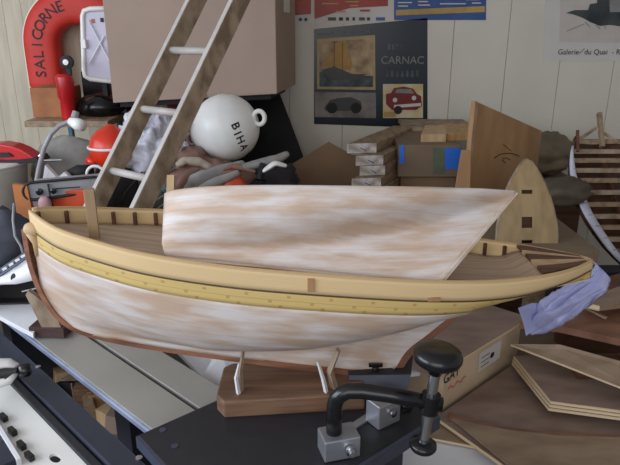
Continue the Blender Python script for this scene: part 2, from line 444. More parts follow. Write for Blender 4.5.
# cradle block with two forked stakes, plus the bow block
ZP = .845
cr = thing('cradle_block', (-.03, 1.0, ZP), 'thick planed brown wooden block on the black slab under the large hull', 'cradle')
mb = MB()
z0 = ZP; a0 = PZ(220, 405, z0); a1 = PZ(262, 416, z0); 
poly = [PZ(219, 400, z0), PZ(226, 414, z0), PZ(262, 416.5, z0), PZ(345, 409, z0), PZ(372, 396, z0), PZ(366, 388, z0), PZ(262, 392, z0)]
poly = [V((-.168, .928, z0)), V((-.152, .905, z0)), V((.10, .930, z0)), V((.10, 1.045, z0)), V((-.152, 1.035, z0)), V((-.168, 1.02, z0))]
mb.prism(poly, (0, 0, .034)); mb.build('block', 'walnut', cr, bevel=.003)
def stake(p0, p1, p2, m, wd=1):
    mb = MB(); mb.tube([p0, p1, p2], [.006*wd, .0055*wd, .004*wd], 4, sq=(1.1, .7)); mb.build('stake', m, cr)
stake((-.123, .935, ZP+.008), (-.126, .945, .915), (-.121, .962, .948), 'galv', 1.1)
stake((-.128, .930, ZP+.03), (-.133, .94, .905), (-.128, .955, .925), 'white')  # white piece paints the lit front of the wooden stake
stake((.030, .935, ZP+.03), (.024, .944, .900), (.014, .955, .93), 'white')  # lit front of the right stake, painted as a white piece
stake((.046, .95, ZP+.03), (.036, .955, .91), (.050, .940, .962), 'galv', 1.7)
bb = thing('bow_chock', PZ(50, 335, .82), 'small dark wooden chock on the sliding table under the bow of the large hull', 'wooden block')
mb = MB(); mb.box(PZ(52, 333, .82)+V((0, 0, .0125)), (.085, .045, .024), rotz(-.1)); mb.build('base', mat('dark_chock', (70, 46, 40), .5), bb, bevel=.001)
mb = MB(); c0 = PZ(52, 330, .842); mb.prism([c0+V((-.026, .008, 0)), c0+V((.018, .008, 0)), c0+V((.006, .008, .05)), c0+V((-.045, .008, .095)), c0+V((-.052, .008, .085))], (0, .014, 0)); mb.build('prop', 'galv', bb)

# ---------------------------------------------------------------- small hull lying on the deck
HEEL = math.radians(33); HB = V((-.247, .888, 1.109))
def TB(x, y, z):
    return HB+V((.006+x*.982, y*math.cos(HEEL)+z*math.sin(HEEL), z*math.cos(HEEL)-y*math.sin(HEEL)))
zsB = [(0, .152), (.1, .148), (.3, .142), (.45, .146), (.60, .160)]
hbB = [(0, .012), (.012, .026), (.03, .038), (.08, .058), (.18, .076), (.3, .082), (.42, .070), (.52, .040), (.57, .016), (.598, .004)]
zcB = [(0, .058), (.05, .056), (.2, .064), (.35, .084), (.45, .106), (.53, .128), (.60, .150)]
def zkB(x):
    if x < .02: return .044+(1-math.sqrt(max(0, 1-(1-x/.02)**2)))*.022
    if x < .46: return .044*(1-(x-.02)/.44)
    return (x-.46)/.138*.153
def hullB(x, z, side):
    zs = interp(zsB, x); zc = interp(zcB, x); b = interp(hbB, x); u = max((zs-z)/(zs-zc), 0)
    w_ = math.sin(math.pi*min(x/.6, 1)); n_ = 1.8+1.6*w_; m_ = 1.0-.2*w_
    g = (1-u**n_)**m_ if u < 1 else 0
    if u > .9: g = max(g, .10*math.exp(-max(u-.92, 0)*7))
    return TB(x, side*(min(.005, b)+max(b-.005, 0)*g), z)
sm = thing('small_boat_hull', HB, 'smaller puttied boat hull with no deck, heeled on its side on the large hull', 'model boat')
xsB = [0, .005, .012, .02, .03, .045]+[.06+.02*i for i in range(26)]+[.574, .588, .597]
for side in (-1, 1):
    R = []; U = []
    for x in xsB:
        zs = interp(zsB, x); zk = min(zkB(x)+.003, zs-.002)
        R.append([hullB(x, zs+(zk-zs)*j/24, side) for j in range(25)]); U.append([(x*1.1+.3, (zs-(zs+(zk-zs)*j/24))/.15) for j in range(25)])
    if side == 1: R.reverse(); U.reverse()
    MB().grid(R, U).build('planking', 'putty_small', sm, smooth=True, solid=.003, normals=False)
kb = [(-.001, .153), (-.001, .07), (.004, .052), (.02, .043), (.24, .0215), (.46, 0), (.53, .078), (.599, .155)]
ki = [(.007, .153), (.007, .074), (.012, .060), (.026, .050), (.24, .0295), (.453, .009), (.521, .082), (.591, .157)]
rows = [[TB(a[0], -.0045, a[1]), TB(b[0], -.0052, b[1]), TB(b[0], .0052, b[1]), TB(a[0], .0045, a[1])] for a, b in zip(kb, ki)]
mb = MB().grid(rows, wrap=True); n = len(rows)*4; mb.f += [(0, 1, 2, 3), (n-1, n-2, n-3, n-4)]
mb.build('keel', 'keel_pale', sm)
mb = MB(); mb.prism([TB(.002, -.006, .135), TB(.015, -.006, .135), TB(.019, -.03, .178), TB(.007, -.03, .178)], TB(0, .012, 0)-TB(0, 0, 0)); mb.build('stem_post', 'paleply', sm)
# inner bulkheads keep the open shell from being empty
for x in (.12, .26, .40):
    zs = interp(zsB, x)-.012; zl = interp(zcB, x)+.012
    pl = [hullB(x, zs+(zl-zs)*j/8, -1).lerp(TB(x, 0, zs+(zl-zs)*j/8), .08) for j in range(9)]+[hullB(x, zs+(zl-zs)*j/8, 1).lerp(TB(x, 0, zs+(zl-zs)*j/8), .08) for j in range(8, -1, -1)]
    MB().prism(pl, (.004, 0, 0)).build('bulkhead', 'ply2', sm)

# ---------------------------------------------------------------- slab with clamps
u = V((.76, .65, 0)).normalized(); v = V((.65, -.76, 0)).normalized()
A = V((-.293, .858, ZP))
def SL(a, b, z=0): return A+u*a+v*b+V((0, 0, z))
saw = thing('saw_table', (-.05, .85, 0), 'charcoal metal slab table with round screw heads, under the cradle block and clamps', 'machine table')
mb = MB(); mb.prism([SL(0, 0, -.022), SL(0, .30, -.022), SL(.43, .30, -.022), SL(.43, 0, -.022)], (0, 0, .022)); mb.build('tabletop', 'slab', saw, bevel=.0015)
mb = MB(); obox(mb, SL(0, .302, -.010), SL(.43, .302, -.010), .006, .026); obox(mb, SL(-.002, 0, -.012), SL(-.002, .30, -.012), .005, .022); mb.build('side_rail', 'slabedge', saw)
mb = MB(); mb.box(SL(.27, .17, -.4335), (.24, .18, .823), rotz(.7)); mb.build('pedestal', 'rail', saw, bevel=.004)
for px_, py_ in ((163, 430), (175, 446), (388, 392)):
    mb = MB(); p = PZ(px_, py_, ZP); mb.lathe([(.006, 0), (.006, .0012), (.0045, .0014)], p, n=20); mb.build('screw_head', 'slabedge', saw)

def clamp_block(name, ctr, label):
    t = thing(name, ctr, label, 'clamp')
    mb = MB(); mb.box(ctr+V((0, 0, .021)), (.060, .042, .038), rotz(.28)); mb.build('clamp_base', 'aluclean', t, bevel=.002)
    return t
R1 = PZ(339, 460, ZP)+V((.0, .018, 0))
c1 = clamp_block('hold_down_clamp', R1, 'black hold-down clamp with big black knob and steel spindle, on front of the slab')
pz = R1.z
mb = MB(); Q = [PY(334, 436, R1.y), PY(334, 414, R1.y), PY(334.5, 405, R1.y), PY(337, 398, R1.y-.001), PY(342, 393.5, R1.y-.002), PY(349, 391, R1.y-.003), PY(362, 391, R1.y-.005), PY(390, 395, R1.y-.01), PY(442, 405, R1.y-.02)]
mb.tube(Q, [.0128]*6+[.0125, .0122, .012], 16); mb.build('bent_arm', 'black', c1, smooth=True)
mb = MB(); mb.lathe([(.0155, -.004), (.0155, .006), (.014, .007)], Q[0]); mb.build('collar', 'black', c1)
sx_ = PY(430, 403, R1.y-.018); ax = (PY(436, 368, R1.y-.018)-PY(423, 446, R1.y-.018)).normalized()
Lb = (PY(423, 446, R1.y-.018)-sx_).length; Lt = (PY(436, 368, R1.y-.018)-sx_).length
mb = MB(); mb.tube([sx_-ax*Lb, sx_+ax*Lt], .0085, 16); mb.build('spindle', 'steel', c1, smooth=False)
mb = MB(); mb.lathe([(.0, -.006), (.019, -.005), (.022, 0), (.021, .006), (.010, .010), (.0, .011)], sx_-ax*Lb, ax); mb.build('pressure_foot', 'black', c1, smooth=True)
mb = MB(); mb.tube([sx_-ax*.016, sx_+ax*.016], .015, 16); mb.build('spindle_nut', 'black', c1)
k0 = sx_+ax*(Lt-.006); mb = MB()
rows = []
for rr, hh in ((.0, -.004), (.010, -.004), (.012, .006), (.016, .010), (.028, .013), (.0345, .0175), (.0375, .024), (.0375, .029), (.035, .0345), (.029, .039), (.018, .0415), (.0, .042)):
    a_ = ax.orthogonal().normalized(); b_ = ax.cross(a_); r = []
    for k in range(36):
        w = 2*math.pi*k/36; f = 1
        r.append(k0+ax*hh+(a_*math.cos(w)+b_*math.sin(w))*rr*f)
    rows.append(r)
mb.grid(rows, wrap=True); mb.build('knob', 'black', c1, smooth=True)
mb = MB(); nrm = rotz(.28)@V((0, -1, 0)); cface = R1+V((0, 0, .020))+nrm*.021
mb.lathe([(.0085, -.001), (.0085, .004), (.0055, .0045), (.0055, .012), (.0, .0125)], cface+V((.012, 0, 0)), nrm); mb.build('bolt', 'steel', c1)
mb = MB(); mb.lathe([(.004, 0), (.004, .0012), (.0, .0013)], cface+V((-.013, 0, .002)), nrm); mb.build('screw_hole', 'blackmatt', c1)
mb = MB(); mb.box(R1+V((.035, .07, .003)), (.014, .11, .004), rotz(-.8)); mb.build('slide_bar', 'aluclean', c1)

R2 = PZ(384, 428, ZP)+V((.0, .02, 0))
c2 = thing('fence_bracket', R2, 'aluminium bracket with small black hand knob, behind the bent clamp arm', 'bracket')
mb = MB(); mb.box(R2+V((0, 0, .024)), (.050, .036, .046), rotz(.62)); mb.build('bracket_body', 'aluclean', c2, bevel=.002)
nf = rotz(.62)@V((0, -1, 0)); tf = rotz(.62)@V((1, 0, 0))
mb = MB(); mb.lathe([(.0065, 0), (.0065, .004), (0, .005)], R2+nf*.02+tf*.004+V((0, 0, .026)), nf); mb.build('bolt', 'steel', c2)
mb = MB(); kk = R2+tf*.038+nf*.014+V((0, 0, .026)); rows = []
for rr, hh in ((0, -.008), (.006, -.008), (.006, 0), (.013, .002), (.014, .008), (.009, .012), (0, .013)):
    a_ = nf.orthogonal().normalized(); b_ = nf.cross(a_)
    rows.append([kk+nf*hh+(a_*math.cos(w*math.pi/15)+b_*math.sin(w*math.pi/15))*rr*(1+.13*math.cos(5*w*math.pi/15)) for w in range(30)])
mb.grid(rows, wrap=True); mb.build('hand_knob', 'black', c2, smooth=True)
mb = MB(); mb.tube([R2+tf*.02+V((0, 0, .026)), kk-nf*.008+tf*-.002], .004, 8); mb.build('stud', 'steel', c2)
# dark blade guard plate behind
g = thing('guard_plate', PZ(385, 402, ZP), 'dark grey metal guard plate with wing nut, under the rudder end of the large hull', 'guard')
ga = PZ(352, 400, ZP+.001); gb = PZ(405, 402, ZP+.001); gv = V((0, .035, 0))
mb = MB(); mb.prism([ga, gb, gb+V((.012, .02, .046)), ga+V((-.006, .02, .040))], (0, .004, 0)); mb.build('plate', 'rail', g)
mb = MB(); mb.prism([ga+V((-.006, .02, .040)), gb+V((.012, .02, .046)), gb+V((.03, .10, .052)), ga+V((-.01, .10, .046))], (0, 0, .003)); mb.build('top_flange', 'slab', g)
mb = MB(); q0 = (ga+gb)/2+V((-.004, .03, .046)); mb.lathe([(.007, 0), (.006, .008), (.003, .010)], q0); obox(mb, q0+V((-.013, 0, .012)), q0+V((.013, 0, .012)), .004, .008); mb.build('wing_nut', 'black', g, bevel=.001)
mb = MB(); obox(mb, gb+V((-.02, .03, .052)), gb+V((.028, .085, .054)), .004, .002); mb.build('metal_strip', 'steel', g)

# ---------------------------------------------------------------- sliding saw carriage on the left
ZS = .818
d1 = (PZ(150, 430, ZS)-PZ(0, 314, ZS)).normalized(); d1.z = 0; nn = V((-d1.y, d1.x, 0)); nn = nn if nn.x > 0 else -nn
E0 = PZ(0, 314, ZS)-d1*.25
def SC(a, b, z=0): return E0+d1*a+nn*b+V((0, 0, z))
BS = (PZ(222, 388, ZS)-E0).dot(nn); print('slide', BS)
sl = thing('sliding_table', SC(.5, .09, -ZS), 'long grooved aluminium sliding table running diagonally under the bow', 'machine table')
Lc = .98
mb = MB()
for b0, b1 in ((0.004, .092), (.102, BS)): mb.prism([SC(0, b0, -.014), SC(Lc, b0, -.014), SC(Lc, b1, -.014), SC(0, b1, -.014)], (0, 0, .014))
mb.build('carriage', 'alu', sl, bevel=.001)
mb = MB(); mb.prism([SC(0, .088, -.026), SC(Lc, .088, -.026), SC(Lc, .106, -.026), SC(0, .106, -.026)], (0, 0, .012)); mb.build('groove_bed', 'slab', sl)
mb = MB(); mb.prism([SC(0, -.003, -.014), SC(Lc, -.003, -.014), SC(Lc, .004, -.014), SC(0, .004, -.014)], (0, 0, .013)); mb.build('edge_strip', mat('edge_reflection', (196, 206, 236), .3, metal=.6), sl, bevel=.002)  # bright blue tone paints daylight reflected along the carriage edge
for a in (.15, .75):
    mb = MB(); mb.box(SC(a, .1, -.42), (.06, .12, .79), rotz(math.atan2(d1.y, d1.x))); mb.build('leg', 'rail', sl)

# dark rail with groove, nearer
ZR = .80
d2 = (PZ(150, 468, ZR)-PZ(0, 331, ZR)).normalized(); d2.z = 0; n2 = V((d2.y, -d2.x, 0)); n2 = n2 if n2.x < 0 else -n2
F0 = PZ(0, 331, ZR)-d2*.3
def RC(a, b, z=0): return F0+d2*a+n2*b+V((0, 0, z))
BG = (PZ(60, 418, ZR)-F0).dot(n2); BB = (PZ(50, 422, ZR)-F0).dot(n2); print('rail', BG, BB)
BB = max(BB, BG+.012)
rl = thing('saw_rail', RC(.5, .04, -ZR), 'slate grey double machine rail in the lower left corner, left of the black slab', 'machine rail')
mb = MB(); mb.prism([RC(0, 0, -.05), RC(1.15, 0, -.05), RC(1.15, BG-.002, -.05), RC(0, BG-.002, -.05)], (0, 0, .05)); mb.build('rail_bar', 'rail', rl, bevel=.003)
mb = MB(); mb.prism([RC(0, BG+.001, -.05), RC(1.15, BG+.001, -.05), RC(1.15, BB, -.05), RC(0, BB, -.05)], (0, 0, .044)); mb.build('rail_bar', 'slab', rl, bevel=.003)
for a in (.2, .9):
    mb = MB(); mb.box(RC(a, .05, -.425), (.06, .07, .75), rotz(math.atan2(d2.y, d2.x))); mb.build('leg', 'rail', rl)
for px_, py_ in ((38, 367), (139, 458)):
    mb = MB(); mb.lathe([(.006, 0), (.006, .0015), (.003, .002)], PZ(px_, py_, ZR), n=16); mb.build('screw_head', 'steel', rl)
# white board with oval hole
wb = thing('white_machine_plate', RC(.55, .2, -.02), 'flat off-white plate with an oval hole, lower left corner beside the grey rail', 'plate')
def oval_plate(mb, c, ext, ra, rb, th):
    """rectangular plate (extents -d2, +d2, -n2, +n2 about c) with an oval hole"""
    n = 64; ring = []; outer = []; angs = sorted([2*math.pi*k/n for k in range(n)]+[math.atan2(y_, x_) % (2*math.pi) for x_ in (-ext[0], ext[1]) for y_ in (-ext[2], ext[3])])
    for w in angs:
        cw, sw = math.cos(w), math.sin(w); ring.append(c+d2*cw*ra+n2*sw*rb)
        t = min((ext[1]/cw if cw > 1e-6 else ext[0]/-cw if cw < -1e-6 else 9), (ext[3]/sw if sw > 1e-6 else ext[2]/-sw if sw < -1e-6 else 9))
        outer.append(c+d2*cw*t+n2*sw*t)
    dz = V((0, 0, -th))
    mb.grid([[p for p in ring], [p for p in outer], [p+dz for p in outer], [p+dz for p in ring], [p for p in ring]], wrap=True)
ZW = .79
h0 = PZ(55, 458, ZW)
def WC(a, b, z=0): return V((RC(a, b).x, RC(a, b).y, ZW+z))
_h = h0-RC(0, 0); HA, HBb = _h.dot(d2), _h.dot(n2); print('hole', HA, HBb)
mb = MB(); oval_plate(mb, h0, (.45, .20, HBb-BB-.001, .05), .015, .008, .006); mb.build('plate', 'whiteplastic', wb)
mb = MB(); mb.prism([WC(.27, BB+.005, -.03), WC(.70, BB+.005, -.03), WC(.70, BB+.03, -.03), WC(.27, BB+.03, -.03)], (0, 0, .02)); mb.build('under_tray', 'blackmatt', wb)
mb = MB(); mb.box(WC(.40, BB+.03, -.41), (.03, .03, .76)); mb.build('post', 'rail', wb)
# toothed strip at the corner
ts = thing('toothed_fence', PZ(5, 440, ZW), 'white edged fence with small black teeth in the lowest left corner', 'fence')
mb = MB(); a = PZ(-12, 413, ZW+.0); b = PZ(20, 466, ZW+.0); obox(mb, a+V((0, 0, .008)), b+V((0, 0, .008)), .008, .014); mb.build('white_edge', 'white', ts, bevel=.001)
mb = MB(); a2 = PZ(-30, 425, ZW); b2 = PZ(4, 472, ZW); obox(mb, a2+V((0, 0, .008)), b2+V((0, 0, .008)), .045, .012); mb.build('dark_bar', 'rail', ts, bevel=.001)
for i, (px_, py_) in enumerate(((4, 420), (13, 434), (22, 448), (30, 459))):
    mb = MB(); mb.box(PZ(px_, py_, ZW)+V((0, 0, .006)), (.022, .010, .012), rotz(-.7)); mb.build('tooth', 'black', ts, bevel=.002)
# handle with black knob
hk = thing('crank_handle', PZ(15, 375, .80), 'white curved handle with black ribbed knob above the grey rail at left edge', 'handle')
p = [PZ(-30, 372, .845), PZ(-8, 364, .85), PZ(8, 363, .845), PZ(17, 366, .842)]
mb = MB(); mb.tube(p, [.016, .018, .015, .008], 12, sq=(1, .5)); mb.build('upper_shell', 'whiteplastic', hk, smooth=True)
p = [PZ(-30, 388, .835), PZ(-6, 386, .835), PZ(8, 382, .835), PZ(16, 374, .837)]
mb = MB(); mb.tube(p, [.012, .012, .010, .006], 12, sq=(1, .5)); mb.build('lower_shell', 'whiteplastic', hk, smooth=True)
mb = MB(); mb.tube([PZ(-4, 375, .835), PZ(18, 372, .838)], .009, 12); mb.tube([PZ(10, 374, .837), PZ(10, 374, .80)], .008, 10); mb.build('shaft', 'blackmatt', hk)
mb = MB(); q = PZ(25, 370, .838); rows = []
axk = (PZ(30, 369, .838)-PZ(18, 371, .838)).normalized()
mb.lathe([(.0, -.012), (.011, -.011), (.0145, -.004), (.0145, .006), (.011, .011), (0, .012)], q, axk, 20); mb.build('knob', 'black', hk, smooth=True)

# offcuts seen in the gap between the tables, in a bin
bn = thing('offcut_bin', PZ(100, 395, .50)*1+V((0, 0, -.5)), 'dark bin for offcuts standing between the sliding table and the grey rail', 'bin')
bn.location.z = 0; ORG[bn] = V(bn.location)
cx, cy = PZ(100, 398, .62).x, PZ(100, 398, .62).y
mb = MB()
for dx, dy, w, h in ((-.17, 0, .01, .30), (.17, 0, .01, .30), (0, -.15, .34, .01), (0, .15, .34, .01)): mb.box((cx+dx, cy+dy, .29), (w, h, .56))
mb.box((cx, cy, .02), (.34, .30, .02)); mb.build('bin_body', 'blackmatt', bn)
mb = MB(); mb.box((cx, cy, .40), (.31, .27, .24)); o = mb.build('sawdust_fill', 'sack', bn)
offs_px = [(60, 372, .05, .03, 'paleply', 'pale square wood offcut at the left end of the gap'), (72, 381, .04, .03, 'galv', 'greyish wood offcut beside the pale square one'), (84, 388, .045, .025, 'walnut', 'brown wood offcut in the middle of the bin'),
           (99, 396, .05, .03, 'honey', 'honey-coloured offcut lying across the bin'), (110, 410, .05, .035, 'paleply', 'pale offcut nearest the slab side of the bin'), (122, 412, .07, .05, 'card', 'flat pinkish board offcut beside the black slab corner'), (90, 402, .05, .02, 'plank', 'thin grey-brown stick offcut leaning in the bin')]
for i, (a, b, w, h, m_, lb) in enumerate(offs_px):
    p = PZ(a, b, .56); mb = MB(); mb.box(p+V((0, 0, -.02)), (w*1.1, h*1.3, .06), Matrix.Rotation(.5*i-1, 3, 'Z')@Matrix.Rotation(.15*((i % 3)-1), 3, 'X'))
    tag(mb.build('wood_offcut', m_, bevel=.001), lb, 'wood offcut', 'offcuts in the bin')

# ---------------------------------------------------------------- machine bits behind the bow, on the left bench
ZL = .84
lb_ = thing('left_bench', (-.95, 1.45, 0), 'dark topped bench at the left holding white guard and grey tool bag', 'bench')
mb = MB(); mb.prism([V((-1.5, 1.50, ZL-.018)), V((-.95, 1.38, ZL-.018)), V((-.585, 1.40, ZL-.018)), V((-.50, 1.66, ZL-.018)), V((-1.5, 1.66, ZL-.018))], (0, 0, .018)); mb.build('bench_top', 'slab', lb_)
for a, b in ((-1.45, 1.54), (-.54, 1.62), (-1.42, 1.62)):
    mb = MB(); mb.box((a, b, .411), (.04, .04, .822)); mb.build('leg', 'rail', lb_)
# white rounded plate
wp = []
for a, b in ((-40, 292), (18, 299), (29, 302), (37, 308), (40, 317), (38, 327), (33, 337), (0, 315), (-40, 288)):
    wp.append(PZ(a, b, .835))
wp = [PZ(a, b, .835) for a, b in ((-30, 299), (18, 299), (29, 302), (37, 308), (40, 317), (38, 326), (33, 334), (-30, 300.5))]
mb = MB(); mb.prism(wp, (0, 0, -.012)); tag(mb.build('rounded_plate', 'white', bevel=.001), 'white plate with a rounded corner lying on the sliding table left of the bow', 'plate')
# white guard with toothed edge
gd = thing('white_guard', PZ(10, 290, ZL), 'white curved cover with a toothed dark strip, left of the stem of the hull', 'guard')
top = [PY(a, b, 1.40) for a, b in ((-40, 306), (-20, 290), (0, 277), (15, 267), (28, 258), (34, 252))]
bot = [PY(a, b, 1.34) for a, b in ((-40, 312), (-20, 292), (0, 284), (15, 284), (30, 281), (42, 278))]
MB().grid([top, [(p+q)/2+V((0, -.015, .012)) for p, q in zip(top, bot)], bot]).build('shell', 'white', gd, smooth=True, solid=.006)
mb = MB(); t2 = [p+V((-.004, .02, .018)) for p in top]; mb.grid([[p+V((0, 0, .002)) for p in top], t2]); mb.build('dark_strip', 'rail', gd, solid=.004)
for i in range(9):
    p = top[1].lerp(top[-1], i/9)+V((0, .004, .012))
    k = i/9*4; j = min(int(k), 3); p = top[1+j].lerp(top[2+j], k-j)+V((-.002, .008, .011))
    mb = MB(); mb.box(p, (.013, .006, .006), Matrix.Rotation(-.5, 3, 'Y')); mb.build('tooth', 'white', gd)
mb = MB(); mb.lathe([(.011, 0), (.011, .003), (0, .004)], (top[3]+bot[3])/2+V((.01, -.018, .002)), (0, -1, .5), 16); mb.build('slot', 'blackmatt', gd)
mb = MB(); mb.prism([PY(-40, 310, 1.42), PY(-10, 296, 1.42), PY(0, 300, 1.42), PY(46, 296, 1.42), PY(46, 279, 1.42), PY(0, 286, 1.42)], (0, .05, 0)); mb.build('base', 'blackmatt', gd)
mb = MB(); mb.tube([PY(22, 291.5, 1.405), PY(44, 286.5, 1.405)], .0018, 6); mb.build('wire', 'white', gd)
# grey tool bag
mb = MB(); blob(mb, PY(-2, 234, 1.52)+V((0, 0, -.01)), (.17, .12, .17), 3, .18, rot=None, flat=.42, n=24, m=18)
tag(mb.build('tool_bag', mat('slate_bag', (70, 74, 84), .7, bump=.2), smooth=True), 'rounded slate grey bag at the left edge below the milky tub', 'bag')
mb = MB(); mb.tube([PY(14, 203, 1.48), PY(13, 220, 1.47), PY(15, 236, 1.46), PY(21, 246, 1.46), PY(24, 256, 1.45)], .0035, 8); tag(mb.build('grey_cable', 'greyplastic', smooth=True), 'pale grey cable curving down beside the orange board at left', 'cable')

# ---------------------------------------------------------------- back bench
ZB = .87
bk = thing('back_bench', (0, 2.35, 0), 'long workbench along the back wall under the boards, boxes and buoys', 'workbench')
mb = MB(); mb.box((-.565, 2.31, ZB-.02), (2.87, 1.24, .04)); mb.build('bench_top', 'card_dark', bk)
for a in (-1.9, -.8, .0, .74):
    for b in (1.8, 2.85): mb = MB(); mb.box((a, b, .415), (.06, .06, .83)); mb.build('leg', 'plank', bk)

# milky tub
tb = thing('milky_tub', PY(0, 200, 2.0), 'milky grey-green plastic tub at the left edge behind the orange board', 'tub')
c = PY(-14, 190, 2.05); mb = MB(); zt = PY(0, 166, 2.0).z
mb.lathe([(.10, ZB), (.125, ZB+.02), (.145, zt-.02), (.15, zt), (.143, zt), (.135, zt-.02), (.09, ZB+.02)], (c.x, 2.05, 0), n=32); mb.build('tub_body', 'greenbucket', tb, smooth=True)
mb = MB(); mb.lathe([(.152, 0), (.156, .006), (.152, .012), (.0, .013)], (c.x, 2.05, zt-.004), n=32); mb.build('lid', 'whiteplastic', tb)
ZT = zt+.012
# red circular saw on the tub
rs = thing('red_power_tool', V((c.x+.03, 2.05, ZT)), 'red power tool with black fittings lying on the milky tub at left', 'power tool')
mb = MB(); pr = [PY(a, b, 2.02) for a, b in ((-25, 146), (0, 144), (12, 146), (22, 150), (30, 155), (37, 160), (30, 163), (14, 163), (4, 161), (-25, 162))]
mb.prism(pr, (0, .07, 0)); mb.build('housing', 'red', rs, bevel=.006, segs=3)
mb = MB(); mb.prism([PY(a, b, 2.012) for a, b in ((-5, 153), (8, 153), (13, 157), (-5, 158))], (0, .01, 0)); mb.build('grip_opening', 'blackmatt', rs)
mb = MB(); mb.prism([PY(a, b, 2.01) for a, b in ((-25, 162), (18, 160), (36, 158), (40, 163), (-25, 165.5))], (0, .09, 0)); mb.build('sole', 'blackmatt', rs)
mb = MB(); mb.tube([PY(33, 163, 2.04), PY(45, 150, 2.04)], .004, 8); mb.tube([PY(35, 161, 2.04), PY(62, 160, 2.05)], .004, 8); mb.build('guide_rod', 'steel', rs)
# orange board
mb = MB(); mb.prism([PY(a, b, 1.75) for a, b in ((12, 184), (27, 186), (33, 215), (34, 250), (22, 250), (17, 215))], (0, .015, 0))
tag(mb.build('orange_board', mat('orange_wood', (188, 116, 60), .6), bevel=.001), 'narrow orange-brown board standing upright just behind the stem of the bow', 'board')
# scroll saw
ss = thing('scroll_saw', PY(60, 205, 1.80), 'grey benchtop saw with black belt around its long arm, behind the bow', 'saw')
def arm_poly(pad):
    a, b = PY(33, 191, 1.76), PY(96, 184, 1.80); r0 = .027-pad; r1 = .023-pad; out = []
    t = (b-a).normalized(); up = V((0, 0, 1)); ang0 = math.pi/2
    for k in range(9): w = math.pi/2+math.pi*k/8; out.append(a+t*math.cos(w)*r0+up*math.sin(w)*r0)
    for k in range(9): w = -math.pi/2+math.pi*k/8; out.append(b+t*math.cos(w)*r1+up*math.sin(w)*r1)
    return out
mb = MB(); mb.prism(arm_poly(.002), (0, .06, 0)); mb.build('arm', 'greyplastic', ss, bevel=.003)
mb = MB(); ap = [p+V((0, -.003, 0)) for p in arm_poly(.0)]; mb.tube(ap+[ap[0]], .0045, 8); mb.build('belt', 'rubber', ss)
for px_, py_, r in ((40, 191.5, .010), (54, 191, .008)):
    mb = MB(); mb.lathe([(r, 0), (r, .008), (r*.6, .010)], PY(px_, py_, 1.765)+V((0, -.0, 0)), (0, -1, 0), 18); mb.build('screw_knob', 'black', ss)
mb = MB(); obox(mb, PY(52, 189, 1.757), PY(80, 187, 1.777), .002, .003); mb.build('slot', 'blackmatt', ss)
mb = MB(); c = PY(66, 203, 1.83); mb.box((c.x+.02, 1.83, (ZB+1.035)/2), (.17, .10, 1.035-ZB)); mb.build('orange_base', 'orange', ss, bevel=.004)
mb = MB(); mb.tube([PY(48, 184, 1.765), PY(50, 196, 1.755), PY(53, 206, 1.76), PY(54, 216, 1.77)], .003, 8); mb.build('cable', 'rubber', ss)
mb = MB(); c = PY(36, 203, 1.76); mb.tube([PY(34, 199, 1.78), V((c.x-.003, 1.79, ZB))], .016, 12); mb.build('column', 'white', ss)
mb = MB(); blob(mb, PY(45, 204, 1.745), (.04, .03, .05), 5, .1); mb.tube([PY(45, 204, 1.75), V((PY(45, 204, 1.75).x, 1.76, ZB))], .012, 8); mb.build('pink_grip', mat('pink_grip', (196, 150, 150), .6), ss, smooth=True)
# papers/cones behind the saw
mb = MB(); mb.prism([PY(a, b, 1.95) for a, b in ((42, 184), (45, 165), (57, 178), (64, 172), (76, 183), (60, 200), (44, 200))], (0, .02, 0))
o = mb.build('folded_paper', 'white'); tag(o, 'folded white sheet sticking up behind the grey saw arm', 'paper'); 
for p_ in o.data.vertices:
    pass
mb = MB(); mb.tube([PY(68, 176, 2.0), PY(80, 172, 2.0), PY(92, 170, 2.0)], [.02, .026, .018], 12); mb.tube([PY(85, 172, 2.0), PY(85, 205, 2.0)], .02, 10); tag(mb.build('dark_hand_drill', 'blackmatt', smooth=True), 'dark hand tool lying between the grey saw arm and the red ball fender', 'tool')
mb = MB(); bx = PY(58, 168, 2.25); blob(mb, V((bx.x+.05, 2.25, ZB+.11)), (.30, .18, .28), 9, .1, flat=.40); tag(mb.build('grey_bundle', 'cloth1', smooth=True), 'grey cloth bundle behind the benchtop saw', 'bundle')
# flexible lamp
lp = thing('gooseneck_lamp', V((PY(36, 200, 1.85).x, 1.92, ZB)), 'pale gooseneck work lamp arching over the benchtop saw', 'lamp')
path = [PY(33, 215, 1.92), PY(36, 184, 1.92), PY(39, 168, 1.92), PY(44, 148, 1.92), PY(51, 134, 1.92), PY(59, 126, 1.93), PY(68, 122, 1.94), PY(73, 121, 1.94)]
mb = MB(); mb.tube(path, .0075, 10); mb.build('gooseneck', 'greyplastic', lp, smooth=True)
h = PY(76, 123, 1.94); mb = MB(); mb.tube([PY(70, 121, 1.94), PY(77, 124, 1.93), PY(83, 126, 1.92)], [.012, .020, .018], 14); mb.build('lamp_head', 'whiteplastic', lp, smooth=True)
mb = MB(); mb.tube([PY(74, 118, 1.95), PY(76, 112, 1.96)], .011, 10); mb.build('switch_cap', 'greyplastic', lp)
mb = MB(); mb.box((PY(33, 215, 1.92).x, 1.92, ZB+.012), (.06, .06, .024)); mb.build('clamp_foot', 'blackmatt', lp, bevel=.003)

